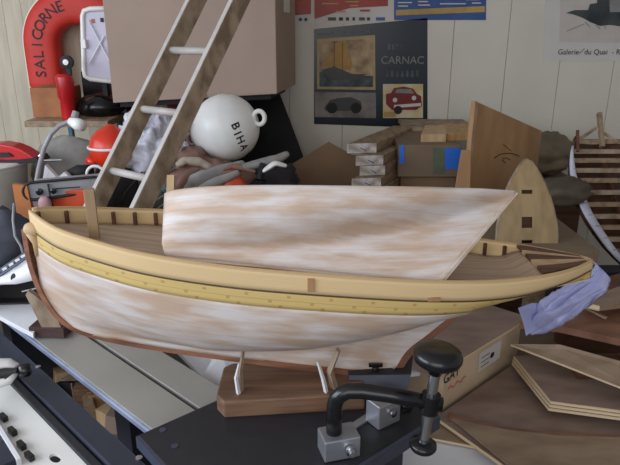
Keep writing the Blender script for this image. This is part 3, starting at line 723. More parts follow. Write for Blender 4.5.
# ---------------------------------------------------------------- shelf rack at left carrying box etc.
ZSH = PY(80, 118, 2.5).z
rk = thing('shelf_rack', (-.9, 2.5, 0), 'dark shelf rack with teal posts carrying the huge cardboard box', 'rack')
xl = PY(36, 118, 2.5).x; xr = PY(112, 118, 2.5).x
mb = MB(); mb.box(((xl+xr)/2, 2.62, ZSH-.012), (xr-xl+.02, .42, .024)); mb.build('shelf', 'plank', rk, bevel=.002)
BL = PY(113, 103, 2.46); BR = PY(277, 94, 2.36); ZBX = BL.z; bd = (BR-BL).normalized(); bn_ = V((-bd.y, bd.x, 0)).normalized()
BD = .42
mb = MB(); mb.prism([BL+bd*.02+bn_*.02+V((0, 0, -.02)), BR-bd*.03+bn_*.02+V((0, 0, -.02)), BR-bd*.03+bn_*.33+V((0, 0, -.02)), BL+bd*.02+bn_*.33+V((0, 0, -.02))], (0, 0, .0199)); mb.build('shelf', 'darkcav', rk)
for p in (PZ(115, 104, ZBX-.02)+V((.006, .02, 0)), PZ(119.5, 104, ZBX-.02)+V((.012, .035, 0)), BL+bd*.04+bn_*.30, BR-bd*.26+bn_*.30, V((xl+.02, 2.80, ZSH))):
    mb = MB(); top_ = p.z-.02 if p.z > ZSH+.01 else ZSH-.024
    mb.box((p.x, p.y, (ZB+ZBX-.02)/2 if p.z > 1.2 and p.x > xl+.05 else (ZB+ZSH-.024)/2), (.017, .03, (ZBX-.02-ZB) if p.z > 1.2 and p.x > xl+.05 else ZSH-.024-ZB)); mb.build('post', 'teal', rk)
# big cardboard box
HBX = .62
bxo = thing('large_cardboard_box', (BL+BR)/2, 'huge pinkish brown cardboard box behind the ladder at the top', 'box')
lean = V((0, 0, HBX))
mb = MB(); mb.prism([BL, BR, BR+bn_*BD, BL+bn_*BD], lean); mb.build('box_body', 'card', bxo, bevel=.003)
sdn = bd; f0 = BR+bd*.0015
mb = MB(); a = f0+bn_*.15+V((0, 0, .30)); mb.prism([a, a+bn_*.13, a+bn_*.13+V((0, 0, .26)), a+V((0, 0, .26))], bd*.001); mb.build('paper_label', 'paper', bxo)
mb = MB(); a = BL+bd*.0+V((0, 0, .0)); mb.prism([BL-bn_*.0015+V((0, 0, .0))+bd*.36, BL-bn_*.0015+bd*.40, BL-bn_*.0015+bd*.385+V((0, 0, .03))], -bn_*.001); mb.build('torn_patch', 'card2', bxo)

# ladder
ph = math.radians(37); gdir = V((math.cos(ph), -math.sin(ph), 0)); hdir = V((math.sin(ph), math.cos(ph), 0))
al = math.radians(28)
B0 = PY(83, 207, 1.70)
lo_, hi_ = 1.7, 3.2
for _ in range(50):
    mid = (lo_+hi_)/2
    if (PY(186, 0, mid)-B0).dot(gdir) > 0: lo_ = mid
    else: hi_ = mid
Ptop = PY(186, 0, mid); r_ = (Ptop-B0).normalized(); print('ladder', mid, Ptop)
LW = .195; nd = r_.cross(gdir).normalized(); nd = nd if nd.y > 0 else -nd
LB = -(B0.z-ZB-.01)/r_.z
ld = thing('wooden_ladder', B0+r_*LB, 'old wooden ladder with white rungs leaning against the huge cardboard box', 'ladder')
Ltop = 1.15
for k in (0, 1):
    o0 = B0+gdir*LW*k; a = o0+r_*LB; b = o0+r_*Ltop
    mb = MB(); mb.prism([a, a+gdir*.018, a+gdir*.018+nd*.060, a+nd*.060], b-a); mb.build('side_rail', 'galv', ld, bevel=.002)
    mb = MB(); mb.prism([a-nd*.002+gdir*.001, a+gdir*.017-nd*.002, a+gdir*.017, a+gdir*.001], b-a); mb.build('lit_edge', 'railface', ld)  # whitish strip paints the light on the rail's narrow front edge
def onrail(y):
    best = 0; bd_ = 1e9
    for i in range(-40, 240):
        p = B0+r_*(i*.005)-CAM; zc_ = p.y*cp-p.z*sp; y_ = 232.5-FPX*(p.y*sp+p.z*cp)/zc_
        if abs(y_-y) < bd_: bd_ = abs(y_-y); best = i*.005
    return best
ys = [onrail(166)+.0, onrail(105), onrail(46)]
step = (ys[2]-ys[0])/2
for k in range(-1, 5):
    s = ys[0]+step*k
    if s > Ltop-.05 or s < LB+.03: continue
    a = B0+r_*s+nd*.022+gdir*.016; b = a+gdir*(LW-.016)
    mb = MB(); mb.tube([a, b], .0115, 12, sq=(1, 1)); mb.build('rung', 'railface', ld, smooth=True)

# lifebuoy (horseshoe)
YL = 2.86
lc = PY(81, 46, YL); k_ = (lc.y*cp-(lc.z-1.5)*sp)/FPX
ro, ri = 55*k_, 21*k_; rm = (ro+ri)/2; hw = (ro-ri)/2; LEG = 45*k_
lf = thing('horseshoe_lifebuoy', lc, 'red horseshoe lifebuoy lettered SALICORNE hanging on the back wall at upper left', 'lifebuoy')
def hs(s):  # centre line, s from 0 (left leg foot) to total
    arc = math.pi*rm; T = 2*LEG+arc
    if s < LEG: return V((-rm, 0, -LEG+s)), V((0, 0, 1))
    if s < LEG+arc:
        w = math.pi-(s-LEG)/rm; return V((rm*math.cos(w), 0, rm*math.sin(w))), V((math.sin(w), 0, -math.cos(w)))
    return V((rm, 0, -(s-LEG-arc))), V((0, 0, -1))
T = 2*LEG+math.pi*rm; rows = []; dth = .055; c0 = lc+V((0, 0, 0))
for i in range(61):
    s = T*i/60; p, t = hs(s); nr = V((t.z, 0, -t.x)); e = 1-max(0, abs(i-30)-28)*.12
    rows.append([c0+p+nr*(math.copysign(abs(math.cos(w))**.6, math.cos(w))*hw*e)+V((0, 1, 0))*(math.copysign(abs(math.sin(w))**.6, math.sin(w))*dth*e) for w in [2*math.pi*k/20 for k in range(20)]])
mb = MB().grid(rows, wrap=True); n = len(rows)*20; mb.f += [tuple(range(20)), tuple(range(n-1, n-21, -1))]
mb.build('float', 'lifered', lf, smooth=True)
mb = MB(); pts = []
for i in range(61):
    p, t = hs(T*i/60); nr = V((t.z, 0, -t.x)); pts.append(c0+p-nr*(hw*1.0)+V((0, -.018, 0)))
mb.tube(pts, .005, 6); mb.build('grab_line', 'whiteplastic', lf)
mb = MB(); word = 'SALICORNE'; s0 = .085; sp_ = (LEG+math.pi*rm*.40-s0)/8
for i, ch in enumerate(word):
    vs, fs = text_mesh(ch, .066); s = s0+sp_*i; p, t = hs(s); out = []
    right = V((t.x, 0, t.z)); upv = V((-t.z, 0, t.x))
    for q in vs:
        lp_ = upv*q.y*1.0+right*q.x; d = abs((-q.y))/hw
        yy = -dth*(max(1-min(d, .98)**3.3, .02)**.3)-.0025
        out.append(c0+p+lp_+V((0, yy, 0)))
    MB().add(out, fs).build('letter', 'darktext', lf)

# white framed case with crossed cords
YCS = 2.55
cs = thing('white_case', PY(98, 80, YCS), 'white framed flat case with crossed cords hanging left of the huge cardboard box', 'case')
def quadpx(pts, Y): return [PY(a, b, Y) for a, b in pts]
mb = MB(); mb.prism(quadpx(((84, 12), (125, 8), (125, 85), (84, 78)), YCS), (0, .06, 0)); mb.build('case_panel', mat('lavender_panel', (196, 190, 204), .5, noise_amt=.03), cs, bevel=.008, segs=3)
mb = MB(); mb.tube([PY(125, 8, YCS), PY(90, 9, YCS), PY(84, 11, YCS), PY(82.5, 16, YCS), PY(84, 70, YCS), PY(85, 76, YCS), PY(90, 79, YCS), PY(125, 83, YCS)], .010, 8); mb.build('frame', 'whiteplastic', cs, smooth=True)
mb = MB(); mb.tube([PY(88, 20, YCS-.008), PY(113, 68, YCS-.008)], .0028, 6); mb.build('cord', 'white', cs)
mb = MB(); mb.tube([PY(104, 36, YCS-.008), PY(89, 64, YCS-.008)], .0028, 6); mb.build('cord', 'white', cs)
mb = MB(); mb.box(PY(84, 44, YCS-.008), (.02, .02, .035)); mb.build('latch', 'whiteplastic', cs, bevel=.003)
for a, b, m_ in ((93, 21, 'redtext'), (102, 20, 'darktext')):
    mb = MB(); mb.box(PY(a, b, YCS-.001), (.013, .003, .016)); mb.build('sticker', m_, cs)
mb = MB(); c = PY(105, 80, YCS+.03); mb.box((c.x, YCS+.03, (ZSH+c.z)/2), (.02, .03, c.z-ZSH)); mb.build('stand', 'blackmatt', cs)
# shelf contents
mb = MB(); a = PY(34, 112, 2.52); b = PY(60, 88, 2.52); mb.box(((a.x+b.x)/2+.01, 2.60, (ZSH+b.z)/2), (b.x-a.x+.03, .16, b.z-ZSH)); tag(mb.build('small_cardboard_box', mat('cardboard_orange', (170, 112, 72), .8), bevel=.002), 'small orange-brown cardboard box on the shelf under the lifebuoy', 'box')
ex = thing('fire_extinguisher', PY(69, 115, 2.45), 'red cylinder extinguisher standing on the shelf in front of the lifebuoy', 'extinguisher')
zx = PY(69, 74, 2.45).z; rx = .034; ex0 = PY(69, 115, 2.45); 
mb = MB(); mb.lathe([(rx*.78, ZSH+.001), (rx*.82, ZSH+.01), (rx*.82, ZSH+(zx-ZSH)*.45), (rx, ZSH+(zx-ZSH)*.5), (rx, zx-.01), (rx*.7, zx)], (ex0.x, 2.45, 0), n=24); mb.build('cylinder', 'red', ex, smooth=True, bevel=.001)
mb = MB(); p = PY(67, 62, 2.45); mb.lathe([(.012, -.014), (.025, -.010), (.025, .010), (.012, .014)], p, (0, -1, 0), 24); mb.box(V((p.x+.004, 2.45, (zx+p.z-.02)/2)), (.016, .016, p.z-zx)); mb.build('valve_head', 'blackmatt', ex)
mb = MB(); mb.lathe([(.011, 0), (.011, .002), (0, .003)], p+V((0, -.014, 0)), (0, -1, 0), 16); mb.build('gauge', 'whiteplastic', ex)
mb = MB(); p = PY(94, 105, 2.5); blob(mb, V((p.x, 2.6, ZSH+.038)), (.20, .2, .11), 2, .15, flat=.36); tag(mb.build('black_bag', 'black', smooth=True), 'glossy black bag slumped on the shelf right of the red extinguisher', 'bag')
mb = MB(); p = PY(96, 90, 2.65); mb.box((p.x+.01, 2.78, ZSH+.085), (.20, .08, .17)); o = tag(mb.build('dark_crate', 'darkcav'), 'dark crate with red bits behind the black bag on the shelf', 'crate')

# ---------------------------------------------------------------- fenders, bags and rags
fb = thing('red_ball_fender', PY(106, 170, 2.05), 'glossy orange-red ball fender left of the ladder', 'fender')
c = PY(111, 148, 2.05); 
mb = MB(); mb.lathe([(0, -.074), (.03, -.068), (.056, -.048), (.070, -.02), (.073, .005), (.066, .032), (.048, .056), (.026, .070), (.012, .080), (0, .082)], c, (.1, 0, 1), 32); mb.build('ball', 'orangered', fb, smooth=True)
mb = MB(); mb.tube([c+V((math.cos(w)*.0745, math.sin(w)*.0745, .006)) for w in [2*math.pi*i/24 for i in range(25)]], .0045, 6, cap=False); mb.build('pale_band', 'whiteplastic', fb)
mb = MB(); mb.tube([c+V((-.05, -.03, -.05)), c+V((-.075, -.02, -.035))], [.012, .016], 10); mb.build('valve_eye', 'orangered', fb, smooth=True)
mb = MB(); blob(mb, V((c.x-.0, 2.05, (ZB+c.z-.07)/2)), (.16, .16, c.z-.02-ZB), 11, .12, flat=.46); tag(mb.build('dark_rag_pile', 'cloth3', smooth=True), 'dark rags heaped beneath the orange-red ball fender', 'rags')
rp = PY(96, 175, 1.92); mb = MB(); mb.tube([rp+V((.03*math.cos(w), 0, .03*math.sin(w))) for w in [2*math.pi*i/20 for i in range(21)]], .005, 8, cap=False); mb.tube([rp+V((0, 0, -.03)), V((rp.x, 1.92, ZB))], .006, 8); tag(mb.build('white_hose_loop', 'white', smooth=True), 'white hose loop standing in front of the orange-red ball fender', 'hose')
# plastic bag behind ladder
mb = MB(); c = PY(150, 152, 2.1); rows = []
blob(mb, V((c.x, 2.12, c.z)), (.22, .16, .27), 21, .45, 4.5, n=44, m=30); o = mb.build('white_plastic_bag', 'lavbag', smooth=True); tag(o, 'crumpled whitish plastic bag seen through the rungs of the ladder', 'bag')
mb = MB(); c2_ = PY(146, 190, 2.2); blob(mb, V((c2_.x+.02, 2.2, ZB+.10)), (.34, .26, .24), 23, .2, n=24, m=18, flat=.42); tag(mb.build('brown_rag_heap', mat('tan_rag', (140, 124, 104), .9, bump=.4), smooth=True), 'heap of tan rags below the whitish plastic bag behind the ladder', 'rags')
for i, pxs in enumerate((((104, 208), (108, 196), (105, 190), (112, 200), (118, 206)), ((120, 208), (126, 192), (136, 180), (142, 172)))):
    mb = MB(); mb.tube([PY(a, b, 1.98-.01*i) for a, b in pxs]+[V((PY(pxs[-1][0], 210, 1.98).x, 1.98, ZB+.004))][:1-i], .003, 6)
    tag(mb.build('coiled_cable', 'rubber', smooth=True), ('short dark cord coiled low at the foot of the ladder', 'dark cord rising between the ladder rails')[i], 'cord')
mb = MB(); c = PY(163, 122, 2.35); mb.lathe([(0, -.05), (.035, -.04), (.05, 0), (.04, .03), (.0, .045)], c, n=24); mb.tube([c+V((0, 0, -.04)), V((c.x, 2.35, ZB))], .02, 8); tag(mb.build('red_ball_float', 'orangered', smooth=True), 'red float partly hidden between the ladder rails above the plastic bag', 'float')
mb = MB(); c = PY(146, 118, 2.3); mb.prism([PY(148, 104, 2.3), PY(142, 130, 2.3), PY(152, 130, 2.3)], (0, .01, 0)); mb.box((PY(147, 130, 2.3).x, 2.305, (PY(147, 130, 2.3).z+ZB)/2), (.02, .01, PY(147, 130, 2.3).z-ZB+.002)); tag(mb.build('pale_pennant', 'white'), 'narrow pale pointed pennant standing between the ladder rails', 'pennant')
mb = MB(); c = PY(190, 115, 2.5); mb.box((c.x+.0, 2.62, (ZB+1.30)/2), (.22, .1, 1.30-ZB)); tag(mb.build('maroon_panel', mat('maroon_cloth', (104, 26, 34), .8), bevel=.01), 'maroon padded panel between the ladder and the white mooring buoy', 'panel')

# white mooring buoy BIHA
c = PY(226, 128, 2.2); rb = 33.5*(c.y*cp-(c.z-1.5)*sp)/FPX
axb = V((-.93, .15, -.32)).normalized()   # pole axis pointing to lower left
by = thing('mooring_buoy', V((c.x, c.y, c.z-rb)), 'white mooring buoy lettered BIHA lying on the rags', 'buoy')
prf = []
for i in range(25):
    w = math.pi*i/24; r = rb*math.sin(w); h_ = -rb*math.cos(w)
    if h_ > 0: h_ *= 1.10; r *= 1-.05*(h_/rb)
    for cc in (-.42, .02, .42, .72):
        if abs(h_/rb-cc) < .055: r *= .985
    prf.append((r, h_))
mb = MB(); mb.lathe(prf, c, axb, 40); mb.build('buoy_body', 'whiteplastic', by, smooth=True)
ec = c-axb*rb*.97+V((.012, -.02, .004)); mb = MB(); mb.tube([ec+(V((.020*math.cos(w)+.002, 0, .024*math.sin(w)))) for w in [2*math.pi*i/20 for i in range(21)]], .0085, 10, cap=False); mb.build('ring_eye', 'whiteplastic', by, smooth=True)
ec = c+axb*rb*1.10; mb = MB(); mb.tube([ec+(V((.018*math.cos(w)-.005, 0, .022*math.sin(w)))) for w in [2*math.pi*i/20 for i in range(21)]], .005, 8, cap=False); mb.build('ring_eye', 'whiteplastic', by, smooth=True)
mb = MB(); letters = [('B', 235.5, 126), ('I', 237.5, 133.5), ('H', 240.5, 140), ('A', 244, 147.5), ('N', 248, 155)]
fwd = (c-CAM).normalized()
def onsphere(px_, py_):
    d = ray(px_, py_).normalized(); oc = CAM-c; b_ = oc.dot(d); q = b_*b_-(oc.length_squared-(rb*1.015)**2)
    return CAM+d*(-b_-math.sqrt(max(q, 0)))
for ch, px_, py_ in letters:
    o_ = onsphere(px_, py_); nrm_ = (o_-c).normalized(); tx = (V((.36, 0, -.93))-nrm_*nrm_.dot(V((.36, 0, -.93)))).normalized(); ty = nrm_.cross(tx)
    vs, fs = text_mesh(ch, .042, bold=.0008); out = []
    for q in vs:
        w = o_+tx*q.x+ty*q.y; w = c+(w-c).normalized()*(rb*1.012); out.append(w)
    MB().add(out, fs).build('letter', 'darktext', by)
# dark leaning board behind the buoy
mb = MB(); mb.prism([PY(192, 97, 2.82), PY(280, 95, 2.82), PY(312, 180, 2.76), PY(312, 200, 2.75), PY(186, 200, 2.75)], (0, .02, 0)); tag(mb.build('dark_leaning_board', 'darkcav'), 'black board with slanted right edge leaning behind the mooring buoy', 'board')
# rags under the buoy
rag = [((212, 186), (.30, .26, .20), 'cloth2', 31, 'pinkish brown rag under the left side of the mooring buoy', 2.12), ((205, 200), (.18, .16, .10), 'cloth1', 33, 'grey rag left of the orange canister', 2.0), ((262, 180), (.30, .20, .17), 'cloth3', 35, 'dark rag bundle right of the mooring buoy', 2.2)]
for (a, b), sz, m_, sd, lb, Y in rag:
    p = PY(a, b, Y); mb = MB(); blob(mb, V((p.x, Y, ZB+sz[2]*.44)), sz, sd, .3, n=26, m=18, flat=.44); tag(mb.build('rag', m_, smooth=True), lb, 'rag')
def drape(path, r, sq, m_, lb, nm='cloth_fold', cat='cloth', seed=1):
    mb = MB(); P = [V(p) for p in path]; Q = []
    for i in range(len(P)-1):
        for k in range(4): Q.append(P[i].lerp(P[i+1], k/4))
    Q.append(P[-1]); n = len(Q)
    mb.tube(Q, [r*(.55+.6*math.sin(math.pi*(i+.8)/(n+.6)))*(1+.25*noise.noise(V((i*.6, seed, 0)))) for i in range(n)], 14, sq=sq)
    return tag(mb.build(nm, m_, smooth=True, sub=1), lb, cat)
drape([PY(184, 196, 1.98), PY(192, 182, 2.0), PY(206, 178, 2.0), PY(222, 172, 2.0), PY(246, 164, 2.02)], .030, (.5, 1), 'cloth1', 'long pale grey cloth draped over the rags below the mooring buoy', seed=2)
drape([PY(240, 168, 2.0), PY(258, 164, 2.02), PY(276, 160, 2.05), PY(289, 153, 2.07)], .022, (1, .7), 'cloth1', 'grey cloth strip pointing up to the right beside the dark leaning board', seed=5)
drape([PY(262, 172, 1.98), PY(275, 163, 1.99), PY(287, 166, 2.0)], .016, (1, .5), 'whiteplastic', 'short white strap end below the grey cloth strip', 'strap_end', 'strap', 7)
drape([PY(176, 200, 1.96), PY(180, 186, 1.98), PY(188, 176, 2.0), PY(200, 170, 2.02)], .020, (.7, 1), 'cloth2', 'brownish cloth fold at the foot of the ladder beside the smaller hull', seed=11)
drape([PY(198, 190, 1.93), PY(210, 184, 1.94), PY(226, 178, 1.95), PY(240, 172, 1.96)], .014, (.8, 1), 'cloth1', 'narrow grey cloth twist just behind the stem of the smaller hull', seed=13)
drape([PY(176, 166, 2.04), PY(186, 160, 2.05), PY(200, 162, 2.06), PY(212, 168, 2.06)], .018, (1, .8), mat('cream_cloth', (196, 180, 160), .9, bump=.4), 'cream cloth fold touching the lower left of the mooring buoy', seed=17)
drape([PY(222, 170, 1.99), PY(232, 166, 2.0), PY(246, 168, 2.0), PY(256, 172, 2.0)], .012, (1, .8), 'cloth2', 'rust brown cloth fold above the orange canister', seed=19)
mb = MB(); mb.tube([PY(158+9*math.sin(i*.9)+i*.6, 203-i*1.3+5*math.cos(i*1.3), 1.93) for i in range(16)], .0028, 6); tag(mb.build('teal_twine', mat('teal_twine', (92, 138, 140), .8), smooth=True), 'tangled teal twine left of the stem post of the smaller hull', 'twine')
oc_ = PY(233, 186, 1.98); mb = MB(); blob(mb, V((oc_.x, 1.98, (ZB+PY(233, 172, 1.98).z)/2)), (.115, .09, PY(233, 172, 1.98).z-ZB), 41, .1, n=24, m=18, flat=.46)
tag(mb.build('orange_canister', 'orange', smooth=True), 'orange rounded canister just above the gunwale of the smaller hull', 'canister')
mb = MB(); blob(mb, V((PY(190, 158, 2.1).x, 2.1, PY(190, 158, 2.1).z)), (.12, .12, .08), 43, .3, n=20, m=14); tag(mb.build('brown_rag', 'cloth2', smooth=True), 'small brown rag tucked at the left end of the mooring buoy', 'rag')
mb = MB(); mb.tube([PY(259, 180, 1.97), PY(263, 164, 2.0)], .012, 12); mb.tube([PY(262, 180, 1.98), V((PY(262, 180, 1.98).x, 1.99, ZB))], .012, 8); tag(mb.build('black_tube_end', 'black'), 'black pipe end poking up among the rags right of the orange canister', 'pipe')

# ---------------------------------------------------------------- brown triangle board, plank stack and boxes
def leanboard(name, px_pts, Y, th, m_, lb, cat='board', dy=0):
    pts = [PY(a, b, Y+dy*(b-190)/100.0) for a, b in px_pts]
    # drop the lowest points to the bench
    zmin = min(p.z for p in pts)
    for p in pts:
        if p.z < zmin+.02: p.z = ZB
    n_ = (pts[1]-pts[0]).cross(pts[2]-pts[0]).normalized(); n_ = n_ if n_.y > 0 else -n_
    return tag(MB().prism(pts, n_*th).build(name, m_, bevel=.001), lb, cat)
leanboard('brown_card_sheet', ((250, 197), (329, 142), (352, 155), (366, 157), (366, 198)), 2.42, .008, 'card2', 'brown card sheet with a peaked top leaning left of the plank stack')
# stack of planks
stk = [(347, 377, 143.5, 153, 2.22), (356, 384, 152, 160, 2.18), (360, 386, 159, 169, 2.18), (352, 382, 168, 177.5, 2.14), (355, 383, 177, 187, 2.14), (352, 381, 186, 197, 2.12)]
zc0 = ZB; hh = (PY(360, 143.5, 2.22).z-ZB)/6.0
names_ = ['topmost plank of the stack behind the smaller hull, end daubed white', 'second plank from the top of the white-ended stack', 'third plank from the top of the white-ended stack, sticking out right', 'fourth plank from the top of the white-ended stack', 'fifth plank from the top of the white-ended stack', 'lowest plank of the white-ended stack on the bench']
dirp = V((.52, 1.0, 0)).normalized()
for i, (x0, x1, y0, y1, Y) in enumerate(stk):
    z1 = ZB+hh*(6-i); z0_ = z1-hh+.001
    a = PY(x0, y0, Y); b = PY(x1, y0, Y); w = b.x-a.x
    t = thing('stacked_plank', V(((a.x+b.x)/2, Y, z0_)), names_[i], 'plank', 'white-ended planks stacked on the back bench')
    e0 = V((a.x, Y, z0_)); e1 = V((b.x, Y+.015, z0_)); Ld = .50
    MB().prism([e0, e1, e1+dirp*Ld, e0+dirp*Ld], (0, 0, hh-.002)).build('plank_body', 'plank', t, bevel=.001)
    ev = (e1-e0).cross(V((0, 0, 1))).normalized(); ev = ev if ev.y < 0 else -ev
    MB().prism([e0, e1, e1+V((0, 0, hh-.002)), e0+V((0, 0, hh-.002))], ev*.001).build('painted_end', 'plankend', t)
    c_ = (e0+e1)/2+ev*.0015; mb = MB(); obox(mb, c_+V((-w*.25, 0, hh*.75)), c_+V((w*.15, 0, hh*.25)), .001, .003); mb.build('pencil_mark', 'posterblue', t)
def cbox(name, x0, x1, ytop, Y, z0, depth, m_, lb, ang=0.0):
    a = PY(x0, ytop, Y); b = PY(x1, ytop, Y)
    t = thing(name, V(((a.x+b.x)/2, Y, z0)), lb, 'box')
    MB().prism([V((a.x, Y, z0)), V((b.x, Y, z0)), V((b.x, Y+depth, z0)), V((a.x, Y+depth, z0))], (0, 0, a.z-z0)).build('box_body', m_, t, bevel=.002)
    return t, a, b
zlow = PY(430, 175, 2.30).z
t, a, b = cbox('flat_carton', 401, 456, 175, 2.30, ZB, .3, 'card2', 'lower dusty brown carton under the blue-taped one')
t, a, b = cbox('taped_carton', 399, 462, 145, 2.27, zlow, .34, 'card_dark', 'upper dusty carton with two blue tape patches, right of the plank stack')
for x0, x1, y0, y1, m_ in ((399.5, 404, 145.5, 164, 'tape'), (445, 461, 148, 169, 'tape'), (433, 445, 148, 174, 'tapegreen')):
    MB().prism([PY(x0, y0, 2.268), PY(x1, y0, 2.268), PY(x1, y1, 2.268), PY(x0, y1, 2.268)], (0, .001, 0)).build('tape_patch' if m_ == 'tape' else 'printed_panel', m_, t)
ztop = a.z
for i, (x0, x1, y0, y1, Y, dx, m_, lb) in enumerate(((421, 447, 134.5, 146, 2.33, .10, 'paleply', 'short pale block on top of the blue-taped carton'), (447, 474, 133, 145, 2.36, .06, 'honey', 'honey-coloured block behind the pale block on the taped carton'))):
    a = PY(x0, y0, Y); b = PY(x1, y0, Y); mb = MB(); mb.prism([V((a.x, Y, ztop)), V((b.x, Y+.01, ztop)), V((b.x+dx*.6, Y+.24, ztop)), V((a.x+dx*.6, Y+.24, ztop))], (0, 0, a.z-ztop)); tag(mb.build('timber_block', m_, bevel=.001), lb, 'wood block')
zt2 = PY(447, 134, 2.36).z
mb = MB(); a = PY(413, 132, 2.55); b = PY(476, 125, 2.62); mb.prism([V((a.x-.02, 2.60, ztop)), V((b.x, 2.62, ztop)), V((b.x, 2.86, ztop)), V((a.x-.02, 2.86, ztop))], (0, 0, PY(440, 127, 2.62).z-ztop)); tag(mb.build('grey_plank', 'galv'), 'weathered grey plank lying at the back above the taped carton', 'plank')
# tall brown board
tbd = thing('tall_brown_board', PY(500, 200, 2.2), 'tall brown hardboard with pencil curves, standing behind the deck piece', 'board')
P = [PY(475, 101, 2.10), PY(542, 131, 2.40), PY(542, 215, 2.40), PY(475, 215, 2.10)]; P[2].z = ZB; P[3].z = ZB; P[3].x = P[0].x-.005; P[2].x = P[1].x
n_ = (P[1]-P[0]).cross(P[2]-P[0]).normalized(); n_ = n_ if n_.y > 0 else -n_
MB().prism(P, n_*.016).build('panel', 'board', tbd)
e = (P[1]-P[0]).normalized(); MB().prism([P[0]+e*-.001, P[0]+e*.016, V((P[3].x, P[3].y, ZB))+e*.016, V((P[3].x, P[3].y, ZB))-e*.001], n_*-.003).build('lit_edge', 'boardedge', tbd)  # separate edge colour paints the light on the board's left thickness
def onboard(px_, py_):
    d = ray(px_, py_); t_ = (P[0]-CAM).dot(n_)/d.dot(n_); return CAM+d*t_-n_*.002
def curve_px(pts, r): MB().tube([onboard(a, b) for a, b in pts], r, 5).build('pencil_curve', 'cloth3', tbd)
curve_px([(494, 158), (500, 154), (508, 153), (514, 154), (519, 156)], .0014); curve_px([(503, 144), (507, 148), (511, 151)], .001)
curve_px([(505, 163), (502, 160), (503, 158), (507, 158), (510, 160)], .0012)
leanboard('small_offcut_board', ((462, 150), (471, 151), (471, 200), (452, 200)), 2.05, .012, 'board', 'narrow offcut board leaning at the left edge of the tall brown board')
# grey sack
mb = MB(); mb.box((1.03, 2.70, ZB/2), (.29, .40, ZB)); tag(mb.build('side_cabinet', 'brown'), 'dark brown cabinet beneath the grey-green sack behind the framed hull', 'cabinet')
mb = MB(); c = PY(553, 185, 2.55); blob(mb, V((c.x, 2.68, (ZB+PY(556, 143, 2.4).z)/2)), (.25, .20, PY(556, 143, 2.4).z-ZB), 51, .22, 2.6, n=30, m=22, flat=.46); tag(mb.build('grey_plastic_sack', 'sack', smooth=True), 'crumpled grey-green sack between the deck piece and the framed hull', 'sack')
mb = MB(); c = PY(556, 225, 2.1); blob(mb, V((c.x+.02, 2.12, (ZB+PY(566, 180, 2.0).z)/2)), (.20, .16, PY(566, 190, 2.0).z-ZB), 53, .25, n=26, m=18, flat=.46); tag(mb.build('dark_green_sack', mat('dark_sack', (86, 76, 60), .6, bump=.4), smooth=True), 'dark sack low behind the right edge of the deck piece', 'sack')
# deck piece, upright
dk = thing('deck_panel', PY(527, 245, 1.76), 'pale pointed boat deck panel with square hatches standing behind the stern', 'boat deck')
YD = 1.76
def dedge(y):   # half width in px against y
    t = max(0, min(1, (y-159)/90)); return 30*(1-(1-t)**2.1)**.8
L_ = [(y, 527-dedge(y)*(1.02)) for y in (159, 161, 164, 168, 175, 184, 196, 210, 226, 246)]
R_ = [(y, 527+dedge(y)*(1.02)) for y in (246, 226, 210, 196, 184, 175, 168, 164, 161)]
def DP(a, b, dy=0):
    p = PY(a, b, YD+.10*(246-b)/90+dy); return p
def panel_with_holes(holes):
    """left and right strips around square holes, built row by row"""
    mb = MB(); ysl = sorted(set([159, 162, 166, 171, 178, 186, 196, 206, 216, 228, 236, 246]+[h[2] for h in holes]+[h[3] for h in holes]))
    xs_cut = (521, 532)
    vs = {}
    def vid(x_, y_):
        k = (round(x_, 2), y_)
        if k not in vs: vs[k] = len(mb.v); mb.v.append(DP(x_, y_))
        return vs[k]
    for a, b in zip(ysl[:-1], ysl[1:]):
        segs_a = [527-dedge(a), min(max(521, 527-dedge(a)), 527), max(min(532, 527+dedge(a)), 527), 527+dedge(a)]
        segs_b = [527-dedge(b), min(max(521, 527-dedge(b)), 527), max(min(532, 527+dedge(b)), 527), 527+dedge(b)]
        for i in range(3):
            if i == 1 and any(h[2] <= a and b <= h[3] for h in holes): continue
            f = [vid(segs_a[i], a), vid(segs_a[i+1], a), vid(segs_b[i+1], b), vid(segs_b[i], b)]
            g_ = []
            for q in f:
                if q not in g_: g_.append(q)
            if len(g_) > 2: mb.f.append(tuple(g_))
    return mb
panel_with_holes([(521, 532, 190, 194), (521, 532, 217, 228), (521, 532, 240, 244)]).build('deck_skin', wood('aged_deck', (172, 146, 104), (150, 124, 86), (12, 12, 2)), dk, solid=.006)
for L2 in (L_, list(reversed(R_))):
    MB().tube([DP(x_, y_, -.0) for y_, x_ in L2], .006, 6, sq=(1, 1)).build('edge_strip', 'galv', dk, smooth=True)
mb = MB(); a = DP(500, 246); b = DP(554, 246); mb.prism([a, b, V((b.x, b.y, ZB)), V((a.x, a.y, ZB))], (0, .02, 0)); mb.prism([DP(520, 188, .012), DP(534, 188, .012), DP(534, 246, .012), DP(520, 246, .012)], (0, .01, 0)); mb.build('backing', 'brown', dk)

# ---------------------------------------------------------------- framed hull leaning at right
fh = thing('framed_hull', PY(640, 270, 2.0), 'open framed boat hull with crosswise ribs leaning bow-up at right edge', 'model boat')
def FH(a, b, d=0):     # plane leaning back: higher = farther
    Y = 1.92+(270-b)/150*.34
    p = PY(a, b, Y); return p+V((0.0, .85, -.5))*d
left = [(140, 575), (150, 572), (163, 571), (175, 571.5), (188, 574), (200, 579), (212, 584), (224, 591), (236, 599), (248, 608), (258, 617), (268, 627), (278, 638)]
def lx(y): return interp([(a, b) for a, b in left], y)
def axx(y): return 597+(y-118)*.36
def rx_(y): return 2*axx(y)-lx(y)+2 if y > 150 else axx(y)+ (axx(y)-lx(y))
